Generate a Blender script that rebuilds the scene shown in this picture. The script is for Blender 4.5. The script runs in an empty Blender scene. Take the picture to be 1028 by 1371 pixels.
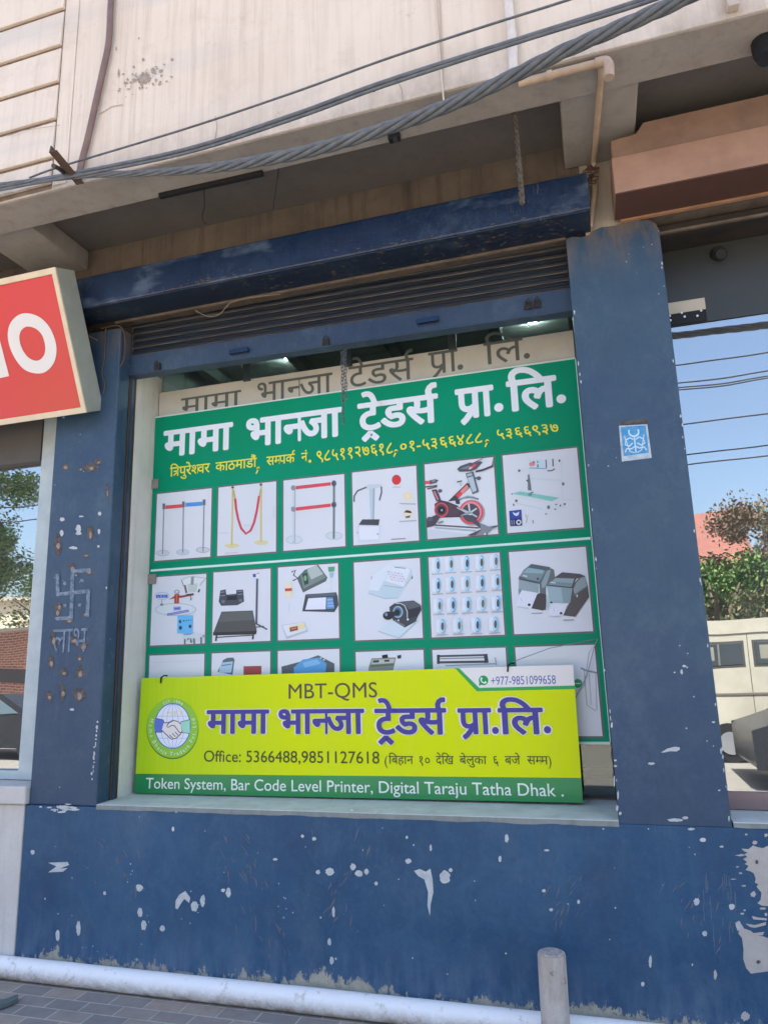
import bpy, bmesh, math, random
from mathutils import Vector, Matrix, noise
from mathutils.geometry import tessellate_polygon
random.seed(7)
S = bpy.context.scene
COL = S.collection
R = math.radians

# ------------------------------------------------------------------ camera
W0, H0, F0 = 1028.0, 1371.0, 950.93
FW = Vector((-0.274011, 0.93877557, 0.20885016))
RT = Vector((0.95781936, 0.28594052, -0.02863743))
UP = Vector((-0.0670, 0.19219, 0.9791)); UP = RT.cross(FW).normalized()
CAM = Vector((0.0, -3.6, 1.62))
cd = bpy.data.cameras.new('camera'); cam = bpy.data.objects.new('camera', cd); COL.objects.link(cam)
m = Matrix((RT, UP, -FW)).transposed().to_4x4(); m.translation = CAM; cam.matrix_world = m
cd.sensor_fit = 'VERTICAL'; cd.sensor_height = 24.0; cd.lens = F0 / H0 * 24.0
cd.clip_start = 0.05; cd.clip_end = 2000
S.camera = cam

# ------------------------------------------------------------------ sky, sun, exposure
SUN_EL, SUN_AZ = 68.0, 12.0        # sun stands behind the building (towards +Y)
w = bpy.data.worlds.new('World'); S.world = w; w.use_nodes = True
nt = w.node_tree; bg = nt.nodes['Background']
sky = nt.nodes.new('ShaderNodeTexSky'); sky.sky_type = 'NISHITA'; sky.sun_disc = False
sky.sun_elevation = R(SUN_EL); sky.sun_rotation = R(SUN_AZ)
sky.air_density = 1.0; sky.dust_density = 3.2; sky.ozone_density = 1.0
nt.links.new(sky.outputs[0], bg.inputs[0]); bg.inputs[1].default_value = 0.095
sl = bpy.data.lights.new('sun', 'SUN'); sl.energy = 5.0; sl.angle = R(0.5); sl.color = (1.0, 0.95, 0.89)
so = bpy.data.objects.new('sun', sl); COL.objects.link(so)
sp = Vector((math.sin(R(SUN_AZ)) * math.cos(R(SUN_EL)), math.cos(R(SUN_AZ)) * math.cos(R(SUN_EL)), math.sin(R(SUN_EL))))
so.rotation_euler = sp.to_track_quat('Z', 'Y').to_euler(); so.location = sp * 60
S.view_settings.view_transform = 'Standard'; S.view_settings.look = 'None'
S.view_settings.exposure = 2.52; S.view_settings.gamma = 1.0
S.render.engine = 'CYCLES'
S.cycles.use_denoising = True
S.cycles.max_bounces = 8

# ------------------------------------------------------------------ pixel rays -> points on real planes
def ray(px, py): return FW + RT * ((px - W0 / 2) / F0) - UP * ((py - H0 / 2) / F0)
def at(px, py, Y): d = ray(px, py); return CAM + d * ((Y - CAM.y) / d.y)
def atz(px, py, Z): d = ray(px, py); return CAM + d * ((Z - CAM.z) / d.z)
def atx(px, py, X): d = ray(px, py); return CAM + d * ((X - CAM.x) / d.x)
def atplane(px, py, p0, n): d = ray(px, py); return CAM + d * ((p0 - CAM).dot(n) / d.dot(n))

# ------------------------------------------------------------------ materials
def lin(c): return c / 12.92 if c <= 0.04045 else ((c + 0.055) / 1.055) ** 2.4
def rgb(h):
    h = h.lstrip('#')
    if len(h) == 3: h = ''.join(c * 2 for c in h)
    return tuple(lin(int(h[i:i + 2], 16) / 255) for i in (0, 2, 4)) + (1.0,)
_mc = {}
def flat(h, rough=0.5, metal=0.0, name=None, spec=0.2):
    k = (h, rough, metal)
    if k in _mc: return _mc[k]
    mt = bpy.data.materials.new(name or 'paint_' + h.lstrip('#')); mt.use_nodes = True
    n = mt.node_tree; p = n.nodes['Principled BSDF']
    p.inputs['Base Color'].default_value = rgb(h); p.inputs['Roughness'].default_value = rough
    p.inputs['Metallic'].default_value = metal; p.inputs['Specular IOR Level'].default_value = spec
    _mc[k] = mt; return mt
class NT:
    def __init__(s, name):
        s.m = bpy.data.materials.new(name); s.m.use_nodes = True; s.t = s.m.node_tree
        s.p = s.t.nodes['Principled BSDF']; s.out = s.t.nodes['Material Output']
        g = s.t.nodes.new('ShaderNodeNewGeometry'); s.pos = g.outputs['Position']; s.geo = g
    def n(s, t, **k):
        x = s.t.nodes.new(t)
        for a, b in k.items(): setattr(x, a, b)
        return x
    def link(s, a, b): s.t.links.new(a, b)
    def map(s, scale=(1, 1, 1), rot=(0, 0, 0), loc=(0, 0, 0)):
        x = s.n('ShaderNodeMapping'); s.link(s.pos, x.inputs[0])
        x.inputs['Scale'].default_value = scale; x.inputs['Rotation'].default_value = rot; x.inputs['Location'].default_value = loc
        return x.outputs[0]
    def noise(s, scale, detail=5, rough=0.6, vec=None, dist=0.0):
        x = s.n('ShaderNodeTexNoise'); s.link(vec or s.pos, x.inputs['Vector'])
        x.inputs['Scale'].default_value = scale; x.inputs['Detail'].default_value = detail
        x.inputs['Roughness'].default_value = rough; x.inputs['Distortion'].default_value = dist
        return x.outputs[0]
    def ramp(s, fac, lo, hi):
        x = s.n('ShaderNodeMapRange'); s.link(fac, x.inputs[0]); x.inputs[1].default_value = lo; x.inputs[2].default_value = hi
        return x.outputs[0]
    def mul(s, a, b, op='MULTIPLY'):
        x = s.n('ShaderNodeMath', operation=op)
        for i, v in enumerate((a, b)):
            if isinstance(v, (int, float)): x.inputs[i].default_value = v
            else: s.link(v, x.inputs[i])
        x.use_clamp = True
        return x.outputs[0]
    def mix(s, fac, a, b):
        x = s.n('ShaderNodeMix', data_type='RGBA')
        if isinstance(fac, (int, float)): x.inputs[0].default_value = fac
        else: s.link(fac, x.inputs[0])
        for i, v in ((6, a), (7, b)):
            if isinstance(v, str): x.inputs[i].default_value = rgb(v)
            else: s.link(v, x.inputs[i])
        return x.outputs[2]
    def sep(s):
        x = s.n('ShaderNodeSeparateXYZ'); s.link(s.pos, x.inputs[0]); return x.outputs
    def done(s, col, rough=0.7, bump=None, bstr=0.3, bdist=0.01, metal=0.0, spec=0.5):
        if isinstance(col, str): s.p.inputs['Base Color'].default_value = rgb(col)
        else: s.link(col, s.p.inputs['Base Color'])
        if isinstance(rough, (int, float)): s.p.inputs['Roughness'].default_value = rough
        else: s.link(rough, s.p.inputs['Roughness'])
        s.p.inputs['Metallic'].default_value = metal; s.p.inputs['Specular IOR Level'].default_value = spec
        if bump is not None:
            b = s.n('ShaderNodeBump'); b.inputs['Strength'].default_value = bstr; b.inputs['Distance'].default_value = bdist
            s.link(bump, b.inputs['Height']); s.link(b.outputs[0], s.p.inputs['Normal'])
        return s.m

def blue_paint(name, c1, c2, c3, rough=0.5, specks=True, dust=None, patches=None, base=False):
    t = NT(name)
    c = t.mix(t.ramp(t.noise(1.1, 7, 0.7), 0.36, 0.64), c1, c2)
    c = t.mix(t.mul(t.ramp(t.noise(.75, 6, 0.65, t.map((1, 1, 1), (0, 0, 0), (7, 3, 1))), .47, .66), .5), c, c3)
    c = t.mix(t.mul(t.ramp(t.noise(2.0, 8, 0.8, t.map((1, 1, .7), (0, R(35), 0), (1, 8, 4))), .52, .70), .45), c, '#5d7180')
    c = t.mix(t.mul(t.ramp(t.noise(5.5, 8, 0.75, None, 0.6), 0.46, 0.70), 0.55), c, c3)
    c = t.mix(t.mul(t.ramp(t.noise(38, 6, 0.8), 0.46, 0.78), 0.45), c, c3)
    dk = t.ramp(t.noise(3.1, 7, 0.75, t.map((1, 1, 0.55), (0, 0, 0), (4, 2, 7))), 0.50, 0.74)
    c = t.mix(t.mul(dk, 0.40), c, '#1d3450')
    st = t.ramp(t.noise(8, 6, 0.7, t.map((1.3, 1.3, 0.10))), 0.52, 0.80)      # vertical wash marks
    c = t.mix(t.mul(st, 0.40), c, c3)
    sc = t.ramp(t.noise(20, 4, 0.7, t.map((5, 1, 0.45), (0, R(24), 0))), 0.60, 0.72)   # scuffs
    scm = t.mul(sc, t.ramp(t.noise(1.5, 4, 0.6, t.map((1, 1, 1), (0, 0, 0), (3, 0, 5))), 0.50, 0.62))
    c = t.mix(t.mul(scm, 0.55), c, '#7c716e')
    if patches:
        c = t.mix(t.mul(t.ramp(t.noise(1.9, 4, 0.55, t.map((1, .4, 2.2))), 0.50, 0.60), 0.75), c, patches)
    if specks:
        v = t.n('ShaderNodeTexVoronoi'); t.link(t.pos, v.inputs['Vector']); v.inputs['Scale'].default_value = 30; v.feature = 'F1'
        spk = t.mul(t.ramp(v.outputs['Distance'], 0.12, 0.09), t.ramp(t.noise(3.4, 4, 0.7), 0.60, 0.62))
        c = t.mix(t.mul(spk, 0.8), c, '#aab4c0')
        fl = t.mul(t.ramp(t.noise(34, 5, 0.7, t.map((1, 1, .8))), 0.735, 0.75), t.ramp(t.noise(1.3, 3, .6, t.map((1, 1, 1), (0, 0, 0), (9, 1, 2))), .44, .56))
        c = t.mix(t.mul(fl, 0.85), c, '#b4bdc8')
    if dust:
        z = t.sep()[2]
        dd = t.mul(t.ramp(z, dust[0], dust[1]), t.ramp(t.noise(9, 6, 0.7, t.map((1, 1, 0.3))), dust[2], dust[3]))
        c = t.mix(dd, c, '#6e5f51')
    hgt = t.noise(60, 6, 0.75)
    if base:        # paint lost along the foot of the wall, where the damp is
        z = t.sep()[2]
        n1 = t.noise(1.7, 3, 0.5, t.map((1, 0.2, 0.02), (0, 0, 0), (2.3, 0, 0))); n2 = t.noise(17, 10, 0.82, t.map((1, 1, 0.6)))
        n1 = t.ramp(n1, 0.42, 0.70)
        lim = t.mul(t.mul(n1, 0.085), t.mul(t.ramp(n2, .30, .72), 0.15), 'ADD'); lim = t.mul(lim, 0.012, 'ADD')
        msk = t.ramp(t.mul(lim, z, 'SUBTRACT'), 0.0, 0.006)
        bare = t.mix(t.ramp(t.noise(18, 7, 0.75), 0.38, 0.66), '#a9a697', '#8d897c')
        haze_ = t.mul(t.ramp(z, 0.34, 0.06), t.ramp(t.noise(12, 6, .7, t.map((1, 1, .25))), .40, .75))
        c = t.mix(t.mul(haze_, .55), c, '#76869a')
        c = t.mix(msk, c, bare)
        ad = t.n('ShaderNodeMath', operation='MULTIPLY_ADD'); t.link(msk, ad.inputs[0]); ad.inputs[1].default_value = -0.8; t.link(hgt, ad.inputs[2]); hgt = ad.outputs[0]
    return t.done(c, rough, hgt, 0.35, 0.004)

def plaster(name, c1, c2, grime, streak=0.5, rough=0.9, scale=2.0, bstr=0.5, fine=0.0):
    t = NT(name)
    c = t.mix(t.ramp(t.noise(scale, 7, 0.65), 0.35, 0.68), c1, c2)
    if fine:
        c = t.mix(t.mul(t.ramp(t.noise(30, 3, .6, t.map((1.6, 1.6, .05))), .48, .72), t.mul(t.ramp(t.noise(.8, 3), .40, .62), fine)), c, grime)
        c = t.mix(t.mul(t.ramp(t.noise(1.4, 5, .6, t.map((.35, 1, 2.6))), .54, .70), fine), c, '#b4b3b2')
        c = t.mix(t.mul(t.ramp(t.noise(3.0, 8, .75), .55, .72), fine * .8), c, '#a8998b')
    st = t.ramp(t.noise(9, 6, 0.65, t.map((1.6, 1.6, 0.10))), 0.50, 0.78)
    c = t.mix(t.mul(st, streak), c, grime)
    if fine:
        z = t.sep()[2]; ed = t.mul(t.ramp(z, 4.50, 4.26), t.ramp(t.noise(5, 8, .75, t.map((1, 1, .5))), .38, .66))
        c = t.mix(t.mul(ed, .65), c, '#94877a')
        c = t.mix(t.mul(t.ramp(t.noise(4.2, 8, .8, t.map((1, 1, 1), (0, 0, 0), (3, 5, 2))), .64, .69), .55), c, '#a39686')
    sp_ = t.mul(t.ramp(t.noise(16, 6, 0.75), 0.60, 0.74), t.ramp(t.noise(1.1, 3), 0.48, 0.62))
    c = t.mix(t.mul(sp_, 0.7), c, grime)
    return t.done(c, rough, t.noise(45, 7, 0.75), bstr, 0.006)

def mottled(name, c1, c2, scale=8, rough=0.7, bstr=0.3, metal=0.0, spec=0.5, lo=0.35, hi=0.65, stretch=(1, 1, 1)):
    t = NT(name)
    return t.done(t.mix(t.ramp(t.noise(scale, 6, 0.65, t.map(stretch)), lo, hi), c1, c2), rough, t.noise(scale * 6, 5), bstr, 0.003, metal, spec)

BLUE = blue_paint('old_blue_wall_paint', '#174263', '#1b4a70', '#385f7c', 0.6, base=True)
BLUE_PILLAR = blue_paint('blue_pillar_paint', '#1d3d5c', '#26435e', '#3c5468', 0.52, True, (3.55, 3.9, 0.42, 0.62))
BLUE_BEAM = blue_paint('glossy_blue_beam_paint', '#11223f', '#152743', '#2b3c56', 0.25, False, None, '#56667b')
BLUE_METAL = blue_paint('blue_shutter_paint', '#1a304d', '#223853', '#384b62', 0.45, False)
SLAT = mottled('dusty_dark_slats', '#131f2f', '#252d36', 5, 0.5, 0.2, stretch=(0.4, 1, 3))
DUSTLIP = mottled('tan_dust', '#5a5148', '#73675a', 12, 0.95)
CREAM = plaster('cream_wall_paint', '#d8cbbd', '#d0c2b3', '#b09f90', 0.40, 0.9, 1.2, 0.4, 0.42)
CONC = plaster('grimy_beam_plaster', '#9b948d', '#8b837c', '#6b645f', 0.5, 0.95, 2.5)
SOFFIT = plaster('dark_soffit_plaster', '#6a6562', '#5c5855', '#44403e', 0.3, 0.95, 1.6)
CANT = plaster('bracket_plaster', '#96918a', '#88827b', '#625d58', 0.3, 0.95, 2.5)
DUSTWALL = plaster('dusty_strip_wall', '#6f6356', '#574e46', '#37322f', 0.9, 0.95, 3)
STUB = plaster('cream_stub_plaster', '#a89f90', '#968d80', '#6c655d', 0.4, 0.95, 3)
GREYPL = plaster('grey_reveal_plaster', '#cfcec5', '#dddbd2', '#9f998d', 0.45, 0.92, 3)
WHITEPL = plaster('dirty_white_plaster', '#c3bfb9', '#d2cfc9', '#948d83', 0.35, 0.92, 3)
SILLM = plaster('cement_sill', '#cfd4ce', '#b9beb8', '#8d908b', 0.3, 0.9, 5)
SILLE = plaster('shaded_sill_front', '#8d938f', '#7c827f', '#5f625f', 0.4, 0.95, 9)  # darker copy for the sill's front face, shade put into the colour
PEELM = plaster('bare_plaster', '#b8b4ae', '#a8a49e', '#857f77', 0.2, 0.95, 8)
CHIPM = mottled('chipped_white_undercoat', '#c6cac8', '#a9b0b4', 20, 0.9)
RUSTM = mottled('rusty_glue_patch', '#6d645d', '#3f3c40', 45, 0.95, 0.6)
RUSTY = mottled('rusty_steel', '#5b463a', '#4a3a33', 25, 0.85, 0.4)
TRACK = mottled('dark_shutter_track', '#4a4038', '#3a3532', 14, 0.7, stretch=(1, 1, 0.3))
BROWN = mottled('brown_box_paint', '#a68370', '#927261', 4, 0.6)
BROWN2 = mottled('dusty_brown_paint', '#8d7262', '#7b6355', 6, 0.7)
CABLE = mottled('grey_cable_rubber', '#4c5158', '#62666b', 20, 0.55, 0.2)
WIREB = flat('#2b2b2e', 0.6, name='black_wire')
PVC = mottled('aged_cream_pvc', '#b59f88', '#a58f7b', 14, 0.5, 0.15)
PVCW = mottled('white_pvc', '#cfc8c0', '#beb4aa', 10, 0.45, 0.15)
CONDUIT = mottled('brown_conduit', '#6d5650', '#7d655c', 10, 0.5)
STEEL = flat('#8d9296', 0.35, 0.8, 'steel')
DARKM = flat('#24262a', 0.5, name='dark_fitting')
ROPE = mottled('dusty_rope', '#3f3a35', '#6a6055', 60, 0.95)

t = NT('white_pipe_paint')
c = t.mix(t.ramp(t.noise(14, 7, 0.75), 0.56, 0.66), '#f0f0ee', '#c9c4bb')
nz = t.n('ShaderNodeSeparateXYZ'); t.link(t.geo.outputs['Position'], nz.inputs[0])
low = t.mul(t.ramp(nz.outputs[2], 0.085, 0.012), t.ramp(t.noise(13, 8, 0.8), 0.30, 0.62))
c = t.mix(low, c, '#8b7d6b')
c = t.mix(t.ramp(t.noise(30, 6, 0.7), 0.68, 0.72), c, '#4a4440')
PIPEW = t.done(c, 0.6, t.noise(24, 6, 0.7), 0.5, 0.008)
t = NT('worn_post_paint')
c = t.mix(t.ramp(t.noise(9, 7, 0.7, t.map((1, 1, 0.35))), 0.40, 0.62), '#c2bab2', '#a09588')
c = t.mix(t.ramp(t.noise(20, 6, 0.75), 0.60, 0.68), c, '#6d625a')
POSTM = t.done(c, 0.75, t.noise(30, 6, 0.7), 0.5, 0.006)

t = NT('concrete_pavers')
mp = t.map((1, 1, 1), (0, 0, R(0)))
br = t.n('ShaderNodeTexBrick'); t.link(mp, br.inputs['Vector']); br.offset = 0.5
br.inputs['Color1'].default_value = rgb('#a59687'); br.inputs['Color2'].default_value = rgb('#85827f'); br.inputs['Mortar'].default_value = rgb('#b9b4ac')
br.inputs['Scale'].default_value = 1.0; br.inputs['Mortar Size'].default_value = 0.004; br.inputs['Mortar Smooth'].default_value = 0.3; br.inputs['Brick Width'].default_value = 0.20; br.inputs['Row Height'].default_value = 0.10; br.inputs['Bias'].default_value = 0.0
c = t.mix(t.mul(t.ramp(t.noise(12, 7, 0.7), 0.4, 0.7), 0.4), br.outputs[0], '#6b6460')
PAVE = t.done(c, 0.9, br.outputs[1], 0.4, -0.006)
ROAD = mottled('dusty_asphalt', '#6a655d', '#756f67', 5, 0.9)
GROUND = mottled('earth_ground', '#94887a', '#857a69', 3, 0.95)
t = NT('brick_masonry')
br = t.n('ShaderNodeTexBrick'); mpn = t.map((1, 1, 1), (R(90), 0, 0)); t.link(mpn, br.inputs['Vector'])
br.inputs['Color1'].default_value = rgb('#a8654c'); br.inputs['Color2'].default_value = rgb('#8e5540'); br.inputs['Mortar'].default_value = rgb('#b5a08e')
br.inputs['Scale'].default_value = 1; br.inputs['Mortar Size'].default_value = 0.012; br.inputs['Brick Width'].default_value = 0.24; br.inputs['Row Height'].default_value = 0.085
BRICK = t.done(br.outputs[0], 0.9)

def glass(name, refl, tint, dust=0.02):
    mt = bpy.data.materials.new(name); mt.use_nodes = True; n = mt.node_tree; n.nodes.clear()
    o = n.nodes.new('ShaderNodeOutputMaterial'); mx = n.nodes.new('ShaderNodeMixShader')
    tr = n.nodes.new('ShaderNodeBsdfTransparent'); tr.inputs[0].default_value = rgb(tint)
    gl = n.nodes.new('ShaderNodeBsdfGlossy'); gl.inputs['Roughness'].default_value = 0.0; gl.inputs[0].default_value = (0.92, 0.97, 1.0, 1)
    fr = n.nodes.new('ShaderNodeLayerWeight'); fr.inputs[0].default_value = 0.25
    mr = n.nodes.new('ShaderNodeMapRange'); mr.inputs[3].default_value = refl; mr.inputs[4].default_value = 1.0
    n.links.new(fr.outputs['Fresnel'], mr.inputs[0]); n.links.new(mr.outputs[0], mx.inputs[0])
    nz = n.nodes.new('ShaderNodeTexNoise'); nz.inputs['Scale'].default_value = 1.6; nz.inputs['Detail'].default_value = 1
    g = n.nodes.new('ShaderNodeNewGeometry'); n.links.new(g.outputs['Position'], nz.inputs['Vector'])
    bp = n.nodes.new('ShaderNodeBump'); bp.inputs['Strength'].default_value = 0.09; bp.inputs['Distance'].default_value = 0.02
    n.links.new(nz.outputs[0], bp.inputs['Height']); n.links.new(bp.outputs[0], gl.inputs['Normal'])
    n.links.new(tr.outputs[0], mx.inputs[1]); n.links.new(gl.outputs[0], mx.inputs[2])
    df = n.nodes.new('ShaderNodeBsdfDiffuse'); df.inputs[0].default_value = rgb('#b9bcbc'); m2 = n.nodes.new('ShaderNodeMixShader')
    dn_ = n.nodes.new('ShaderNodeTexNoise'); dn_.inputs['Scale'].default_value = 3.0; dn_.inputs['Detail'].default_value = 6; n.links.new(g.outputs['Position'], dn_.inputs['Vector'])
    dr = n.nodes.new('ShaderNodeMapRange'); dr.inputs[1].default_value = .3; dr.inputs[2].default_value = .8; dr.inputs[3].default_value = dust * .5; dr.inputs[4].default_value = dust * 1.5
    n.links.new(dn_.outputs[0], dr.inputs[0]); n.links.new(dr.outputs[0], m2.inputs[0]); n.links.new(mx.outputs[0], m2.inputs[1]); n.links.new(df.outputs[0], m2.inputs[2]); n.links.new(m2.outputs[0], o.inputs[0])
    return mt
GLASS_R = glass('reflective_shop_glass', 0.40, '#8a9496', 0.075)
GLASS_C = glass('clear_shop_glass', 0.06, '#dfe6e4')
GLASS_V = glass('dark_vehicle_glass', 0.10, '#3a4246')

# ------------------------------------------------------------------ mesh helpers
class MB:
    def __init__(s): s.v = []; s.f = []; s.mi = []; s.sm = []
    def add(s, vs, fs, mi=0, smooth=False):
        o = len(s.v); s.v += [Vector(q) for q in vs]
        for q in fs: s.f.append([o + i for i in q]); s.mi.append(mi); s.sm.append(smooth)
    def box(s, x0, x1, y0, y1, z0, z1, mi=0):
        vs = [(x, y, z) for x in (x0, x1) for y in (y0, y1) for z in (z0, z1)]
        s.add(vs, [(0, 1, 3, 2), (4, 6, 7, 5), (0, 4, 5, 1), (2, 3, 7, 6), (0, 2, 6, 4), (1, 5, 7, 3)], mi); return s
    def hexa(s, vs, mi=0):      # 8 points: bottom ring of 4, top ring of 4
        s.add(vs, [(3, 2, 1, 0), (4, 5, 6, 7), (0, 1, 5, 4), (1, 2, 6, 5), (2, 3, 7, 6), (3, 0, 4, 7)], mi); return s
    def tube(s, pts, r, n=10, mi=0, caps=True):
        pts = [Vector(p) for p in pts]; rs = r if isinstance(r, (list, tuple)) else [r] * len(pts)
        rings = []; ref = None
        for i, p in enumerate(pts):
            d = (pts[min(i + 1, len(pts) - 1)] - pts[max(i - 1, 0)]).normalized()
            if ref is None:
                ref = d.orthogonal().normalized()
            a = (ref - d * ref.dot(d)).normalized(); b = d.cross(a); ref = a
            rings.append([p + (a * math.cos(2 * math.pi * k / n) + b * math.sin(2 * math.pi * k / n)) * rs[i] for k in range(n)])
        vs = [q for g in rings for q in g]
        fs = [(i * n + k, i * n + (k + 1) % n, (i + 1) * n + (k + 1) % n, (i + 1) * n + k) for i in range(len(pts) - 1) for k in range(n)]
        s.add(vs, fs, mi, True)
        if caps: s.add(rings[0], [tuple(range(n))[::-1]], mi); s.add(rings[-1], [tuple(range(n))], mi)
        return s
    def poly(s, pts, mi=0):     # planar polygon, any outline
        pts = [Vector(p) for p in pts]
        tr = tessellate_polygon([pts]); s.add(pts, [tuple(t) for t in tr], mi); return s
    def prism(s, outline, off, mi=0):      # outline swept along vector off
        a = [Vector(p) for p in outline]; o = Vector(off); b = [p + o for p in a]; n = len(a)
        tr = [tuple(t) for t in tessellate_polygon([a])]
        s.add(a, tr, mi); s.add(b, [t[::-1] for t in tr], mi)
        s.add(a + b, [(i, (i + 1) % n, n + (i + 1) % n, n + i) for i in range(n)], mi); return s
    def ring(s, outer, inner, mi=0):
        n = len(outer); s.add(list(outer) + list(inner), [(i, (i + 1) % n, n + (i + 1) % n, n + i) for i in range(n)], mi); return s
    def build(s, name, mats, parent=None, bevel=0.0, label=None):
        me = bpy.data.meshes.new(name)
        o = bpy.data.objects.new(name, me); COL.objects.link(o)
        org = Vector((0, 0, 0))
        if parent is not None:
            o.parent = parent; q = parent
            while q is not None: org += q.location; q = q.parent
        me.from_pydata([v - org for v in s.v], [], s.f)
        for mt in (mats if isinstance(mats, (list, tuple)) else [mats]): me.materials.append(mt)
        me.polygons.foreach_set('material_index', s.mi); me.polygons.foreach_set('use_smooth', s.sm)
        me.validate(); me.update()
        if bevel:
            bv = o.modifiers.new('bevel', 'BEVEL'); bv.width = bevel; bv.segments = 2; bv.limit_method = 'ANGLE'
        if label: o['label'] = label
        return o
def tag(o, label, cat, group=None, kind=None):
    o['label'] = label; o['category'] = cat
    if group: o['group'] = group
    if kind: o['kind'] = kind
    return o
def thing(name, loc, label, cat, group=None):
    o = bpy.data.objects.new(name, None); COL.objects.link(o); o.location = loc; o.empty_display_size = 0.1
    return tag(o, label, cat, group)
def struct(o): o['kind'] = 'structure'; return o
def copy_tree(o, parent=None):
    c = o.copy(); COL.objects.link(c); c.parent = parent
    for ch in [x for x in bpy.data.objects if x.parent == o]: copy_tree(ch, c)
    return c
def ell(cx_, cy_, rx, ry, n=24, a0=0.0): return [(cx_ + rx * math.cos(2 * math.pi * i / n + a0), cy_ + ry * math.sin(2 * math.pi * i / n + a0)) for i in range(n)]
def band2d(pts, wd):
    L, Rr = [], []
    for i, p in enumerate(pts):
        a = pts[max(i - 1, 0)]; b = pts[min(i + 1, len(pts) - 1)]
        dx, dy = b[0] - a[0], b[1] - a[1]; l = math.hypot(dx, dy) or 1
        nx, ny = -dy / l * wd / 2, dx / l * wd / 2
        L.append((p[0] + nx, p[1] + ny)); Rr.append((p[0] - nx, p[1] - ny))
    return L, Rr
def blob(cx_, cy_, rx, ry, n=16, j=0.35, seed=0):
    n = n * 2; rnd = random.Random(seed); sx_, sy_ = rnd.uniform(.8, 1.2), rnd.uniform(.8, 1.2); rx *= sx_; ry *= sy_
    return [(cx_ + rx * math.cos(2 * math.pi * i / n) * (1 - j * rnd.random()), cy_ + ry * math.sin(2 * math.pi * i / n) * (1 - j * rnd.random())) for i in range(n)]

# ------------------------------------------------------------------ lettering (glyph outlines of the built-in typeface, shaped here)
_gc = {}
def glyph(s, off=0.0, res=4):
    k = (s, off)
    if k in _gc: return _gc[k]
    cu = bpy.data.curves.new('g', 'FONT'); cu.body = s; cu.offset = off; cu.resolution_u = res
    o = bpy.data.objects.new('g', cu); COL.objects.link(o)
    bpy.context.view_layer.update()
    me = bpy.data.meshes.new_from_object(o.evaluated_get(bpy.context.evaluated_depsgraph_get()))
    r = ([(v.co.x, v.co.y) for v in me.vertices], [tuple(p.vertices) for p in me.polygons])
    bpy.data.objects.remove(o); bpy.data.curves.remove(cu); bpy.data.meshes.remove(me)
    _gc[k] = r; return r
def advance(ch):
    v, f = glyph('|' + ch + '|'); v2, f2 = glyph('|')
    return max(x for x, y in v) - 0.428
ADV = {'ि': 0.259}
STEM = {'न': 0.385, 'म': 0.428, 'श': 0.510}
def half(ch, off):
    v, f = glyph(ch, off); xc = STEM[ch] - off
    bm = bmesh.new(); bv = [bm.verts.new((x, y, 0)) for x, y in v]
    for q in f:
        try: bm.faces.new([bv[i] for i in q])
        except ValueError: pass
    bmesh.ops.bisect_plane(bm, geom=bm.verts[:] + bm.edges[:] + bm.faces[:], plane_co=(xc + 0.02, 0, 0), plane_no=(1, 0, 0), clear_outer=True)
    bm.verts.index_update()
    r = ([(a.co.x, a.co.y) for a in bm.verts], [tuple(a.index for a in q.verts) for q in bm.faces]); bm.free(); return r
def strokes(lines, wd):
    v, f = [], []
    for ln in lines:
        L, Rr = band2d(ln, wd); o = len(v); v += L + Rr; n = len(L)
        f += [(o + i, o + i + 1, o + n + i + 1, o + n + i) for i in range(n - 1)]
    return v, f
def deva(seq, off=0.0):
    return [p + (off,) for p in deva0(seq)]
def deva0(seq, off=0.0):
    """seq: list of tokens; 'X-' half form, 'r^' reph, '~' rakar slash, '^' rakar caret, 'tra'."""
    out = []; x = 0.0; wd = 0.082 + 2 * off
    for tk in seq:
        if tk == ' ': x += 0.30; continue
        if len(tk) == 2 and tk[1] == '-' and tk[0] in STEM:
            out.append((half(tk[0], off), x)); x += STEM[tk[0]] + 0.0
        elif tk == 'r^':
            out.append((strokes([[(0.0, 0.58), (-0.03, 0.66), (-0.035, 0.74), (0.0, 0.81), (0.06, 0.85), (0.13, 0.85)]], wd), x - 0.13))
        elif tk == '~':
            out.append((strokes([[(0.02, -0.10), (0.10, -0.04), (0.22, 0.10), (0.30, 0.17)]], wd), x - 0.46))
        elif tk == '^':
            out.append((strokes([[(-0.15, -0.23), (0.0, -0.09)], [(0.0, -0.09), (0.15, -0.23)]], wd), x - 0.245))
        elif tk == 'tra':
            out.append((strokes([[(0, .5865), (.52, .5865)], [(.38, .60), (.38, -off)], [(.38, .34), (.06, .34)], [(.07, .06), (.2, .16), (.36, .32)]], wd), x)); x += 0.50
        else:
            out.append((glyph(tk, off), x)); x += ADV.get(tk) or ADV.setdefault(tk, advance(tk))
    return out
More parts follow.
